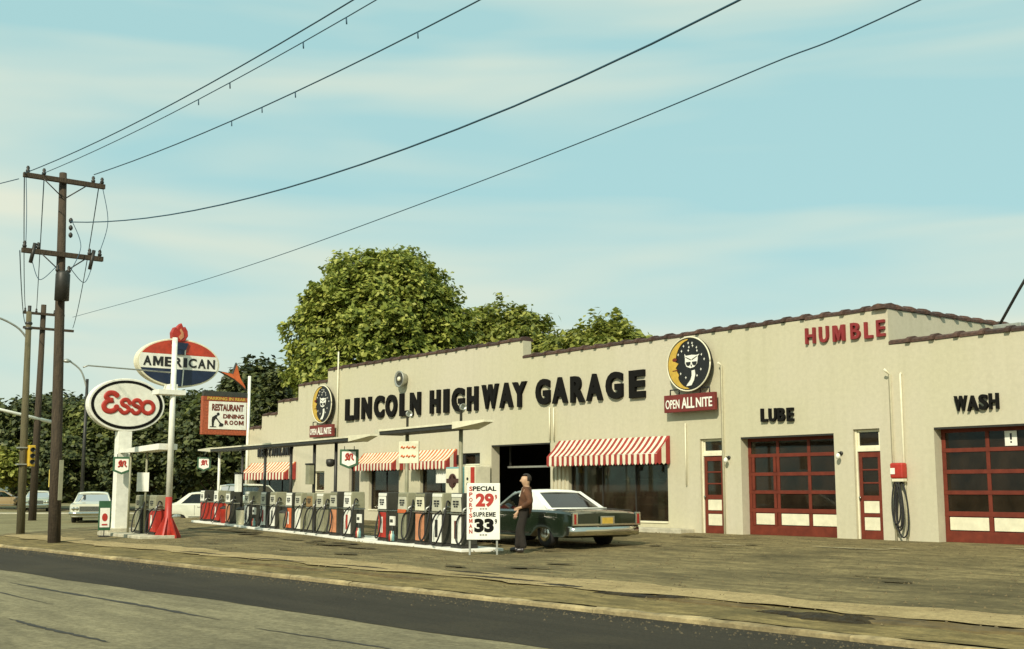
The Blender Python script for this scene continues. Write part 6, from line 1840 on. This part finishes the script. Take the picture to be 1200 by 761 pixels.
def tree(loc, h, cw, cbase, leaf, nclump, per, size, label, seed, name='broadleaf_tree', lobes=None, group='trees behind the station', flat=1.0, tw=None, shape='round'):
    """Tapered trunk with limbs; crown of leaf clumps spread through lobes, gaps between them."""
    r = np.random.default_rng(seed)
    rr = random.Random(seed)
    t = thing(name, label, 'tree', loc, 0, group)
    ch = h - cbase
    R = cw / 2
    # limbs
    tk = MB()
    tr_ = tw or h * 0.022
    tk.tube([(0, 0, -0.4), (0.05, 0, cbase * 0.6), (0.0, 0.08, cbase + ch * 0.35), (0.05, 0, cbase + ch * 0.7)], [tr_ * 1.35, tr_, tr_ * 0.6, tr_ * 0.2], 10)
    for k_ in range(9):
        a = k_ * 2.4 + rr.uniform(-.3, .3); z0 = cbase * (0.75 + 0.05 * k_) + ch * 0.03 * k_
        e_ = Vector((math.cos(a) * R * rr.uniform(.55, .8), math.sin(a) * R * rr.uniform(.55, .8), min(h * .9, z0 + ch * rr.uniform(.2, .45))))
        m_ = Vector((0, 0, z0)) * 0.5 + e_ * 0.5 + Vector((0, 0, -ch * 0.05))
        tk.tube([(0, 0, z0), m_, e_], [tr_ * 0.42, tr_ * 0.28, tr_ * 0.08], 6)
    tk.build('trunk', M_BARK, t)
    # lobes: ellipsoids packed in the crown
    if lobes is None:
        lobes = []
        lobes.append((0, 0, cbase + ch * 0.5, R * 0.66, ch * 0.36))
        nl = 30
        for i in range(nl):
            u1 = rr.uniform(-0.75, 0.95); a = i * 2.399 + rr.uniform(-.4, .4)
            if shape == 'cone': rad = (1 - (u1 + 0.75) / 1.8) * rr.uniform(.4, .8)
            else: rad = math.sqrt(max(0.02, 1 - u1 * u1)) * rr.uniform(.55, .74)
            s_ = rr.uniform(.27, .40) * (0.7 if shape == 'cone' else 1)
            lobes.append((rad * math.cos(a) * R, rad * math.sin(a) * R, cbase + ch * 0.5 + u1 * ch * 0.40, s_ * R, s_ * min(R, ch / 2) * 0.85 * flat))
    V = []; ncl = nclump
    LB = np.array(lobes)
    wts = LB[:, 3] ** 2; wts /= wts.sum()
    pick = r.choice(len(LB), ncl, p=wts)
    d = r.normal(size=(ncl, 3)); d /= np.linalg.norm(d, axis=1)[:, None]
    d[:, 2] = np.where(d[:, 2] < -0.35, -d[:, 2] * 0.6, d[:, 2])
    rad = 0.62 + 0.44 * r.random(ncl) ** 0.6
    C = LB[pick, :3] + d * rad[:, None] * np.stack([LB[pick, 3], LB[pick, 3], LB[pick, 4]], 1)
    if shape == 'round':     # part of the clumps fill out one rounded envelope
        big = r.random(ncl) < 0.36
        ang = np.arctan2(d[:, 1], d[:, 0])
        wob = 1 + 0.11 * np.sin(ang * 5 + seed) * np.cos(d[:, 2] * 6 + seed) + 0.08 * np.sin(ang * 11 + 2 * seed + d[:, 2] * 9)
        er = (0.72 + 0.28 * r.random(ncl) ** 0.5) * wob
        Cb = np.array([0, 0, cbase + ch * 0.5]) + d * er[:, None] * np.array([R * 0.98, R * 0.98, ch * 0.5])
        C = np.where(big[:, None], Cb, C)
    C[:, 2] = np.maximum(C[:, 2], cbase * 0.75)
    # leaves of each clump
    n = ncl * per
    ci = np.repeat(np.arange(ncl), per)
    off = r.normal(size=(n, 3)) * (size * 1.1)
    off[:, 2] *= 0.7
    P = C[ci] + off
    # drooping orientation: normals up and outward with scatter
    outw = d[ci] * 0.8 + np.array([0, 0, 0.9]) + r.normal(size=(n, 3)) * 0.65
    outw /= np.linalg.norm(outw, axis=1)[:, None]
    tmp = r.normal(size=(n, 3))
    ax = np.cross(outw, tmp); ax /= np.linalg.norm(ax, axis=1)[:, None]
    bx_ = np.cross(outw, ax)
    s1 = size * (0.6 + 0.7 * r.random(n))[:, None]; s2 = s1 * 0.62
    q = np.stack([P - ax * s1, P - bx_ * s2 + outw * s1 * 0.12, P + ax * s1, P + bx_ * s2 + outw * s1 * 0.12], 1).reshape(-1, 3)
    me = bpy.data.meshes.new('crown')
    me.vertices.add(len(q)); me.vertices.foreach_set('co', q.ravel())
    me.loops.add(len(q)); me.loops.foreach_set('vertex_index', np.arange(len(q), dtype=np.int32))
    me.polygons.add(n); me.polygons.foreach_set('loop_start', np.arange(0, len(q), 4, dtype=np.int32)); me.polygons.foreach_set('loop_total', np.full(n, 4, dtype=np.int32))
    me.update(); me.validate()
    me.materials.append(leaf)
    o = bpy.data.objects.new('crown', me); COL.objects.link(o); o.parent = t
    return t


G = 'trees behind the garage'
tree((-59.6, 13.0, 0), 14.9, 10.9, 3.2, L_BIG, 7000, 20, 0.16, 'big round bright green tree rising behind the left half of the garage', 11, group=G)
tree((-63.2, 24.8, 0), 13.6, 8.5, 3, L_MID, 1900, 20, 0.21, 'mid height tree just right of the big round one behind the parapet', 12, group=G)
tree((-55.5, 26.6, 0), 11.9, 8.0, 3, L_MID, 1900, 20, 0.20, 'small bushy tree behind the parapet notch over the word GARAGE', 13, group=G)
tree((-59.5, 25.5, 0), 10.4, 6.5, 2.5, L_MID, 700, 20, 0.2, 'low tree filling the dip between two others behind the parapet', 14, group=G)
G2 = 'dark trees across the side street'
for k_, (px, py, h, w, cb, lab) in enumerate([
        (-104, 0.5, 8.7, 11, 1.5, 'dark leafy tree at the left edge beyond the corner poles'),
        (-97.7, 6.2, 8.8, 10.5, 1.5, 'dark leafy tree behind the tall utility pole across the street'),
        (-92.5, 9.5, 8.5, 10, 1.4, 'dark tree left of the oval sign above the white car'),
        (-86.5, 12.5, 8.6, 10, 1.4, 'dark tree behind the oval sign post'),
        (-79, 13.5, 8.6, 9, 1.6, 'dark dense tree between the two oval signs'),
        (-74.4, 12.6, 9.9, 7, 1.2, 'dark tall tree directly behind the restaurant sign'),
        (-69.5, 13.3, 9.6, 6.5, 1.0, 'dark tree behind the left corner steps of the garage')]):
    tree((px, py, -0.3), h, w, cb, L_DEEP if k_ % 2 else L_DARK, 1500, 18, 0.24, lab, 30 + k_, group=G2)
tree((-101, -2.0, -0.3), 6.2, 6, 1.0, L_MID, 500, 18, 0.22, 'low paler bushy tree at the left edge below the darker crowns', 44, group=G2)
tree((-95, 3.0, -0.3), 5.0, 5, 0.8, L_MID, 420, 18, 0.2, 'low paler shrub like tree between the two corner poles', 45, group=G2)
tree((-72, 8.5, -0.3), 7.0, 6.0, 0.5, L_DEEP, 600, 18, 0.22, 'dark bush like tree under the restaurant sign', 46, group=G2)
tree((-67.5, 10.0, -0.3), 9.4, 3.6, 0.8, L_DEEP, 600, 18, 0.18, 'narrow pointed dark evergreen left of the garage corner', 47, 'evergreen_tree', group=G2, shape='cone')
tree((-91.5, 6.0, -0.3), 5.2, 7.5, 0.4, L_DEEP, 700, 18, 0.2, 'low dark bush like tree behind the slim lamp post', 51, group=G2)
tree((-84.5, 9.0, -0.3), 4.8, 7.0, 0.4, L_DEEP, 700, 18, 0.2, 'low dark bush like tree behind the white box post', 52, group=G2)
# distant wood closing the horizon
wd = MB()
r_ = random.Random(5)
for i in range(15000):
    a = r_.uniform(-70, 75); dd = r_.uniform(132, 150)
    c_ = Vector((0, -24.2, 0)) + FH * dd + Vector((0.618, 0.786, 0)) * a
    z_ = r_.uniform(-0.5, 5.8 + 1.2 * math.sin(a * 0.21) + math.sin(a * 0.6))
    s_ = r_.uniform(.5, 1.0)
    d1 = Vector((r_.uniform(-1, 1), r_.uniform(-1, 1), r_.uniform(-.6, .6))).normalized(); d2 = d1.orthogonal().normalized()
    c_.z = z_
    wd.add([c_ - d1 * s_, c_ - d2 * s_ * .7, c_ + d1 * s_, c_ + d2 * s_ * .7], [(0, 1, 2, 3)])
wo = wd.build('far_wood', L_DEEP); wo['kind'] = 'stuff'

# ------------------------------------------------------------------ white houses behind the trees
def house(loc, rz, w, d, h, label):
    t = thing('house', label, 'house', loc, rz)
    p = MB(); p.box(-w / 2, w / 2, -d / 2, d / 2, -0.5, h); p.prism([(-d / 2, h), (d / 2, h), (0, h + d * 0.35)], (-w / 2, 0, 0), (0, 1, 0), (0, 0, 1), (1, 0, 0), 0, w); p.build('wall', M_WHITE, t)
    p = MB()
    for sy in (-1, 1):
        p.add([(-w / 2 - 0.3, sy * (d / 2 + 0.3), h - 0.2), (w / 2 + 0.3, sy * (d / 2 + 0.3), h - 0.2), (w / 2 + 0.3, 0, h + d * 0.35 + 0.06), (-w / 2 - 0.3, 0, h + d * 0.35 + 0.06)], [(0, 1, 2, 3)])
    ro = p.build('roof', M_ROOF, t); so = ro.modifiers.new('t', 'SOLIDIFY'); so.thickness = 0.12; so.offset = 1
    for i in range(4):
        for z in ((1.0, 3.6) if h > 4 else (1.0,)):
            x_ = -w / 2 + w * (i + 0.5) / 4
            p = MB(); p.box(x_ - 0.45, x_ + 0.45, -d / 2 - 0.06, -d / 2 - 0.002, z, z + 1.4); f = p.build('window', M_CREAM, t)
            p = MB(); p.box(x_ - 0.36, x_ + 0.36, -d / 2 - 0.075, -d / 2 - 0.061, z + 0.08, z + 1.32); p.build('pane', mat('far_pane', (0.05, 0.06, 0.06), 0.2), f)
house((-121, 3.5, -0.3), math.radians(52), 9, 8, 4.6, 'white clapboard house glimpsed between trees near the corner poles')
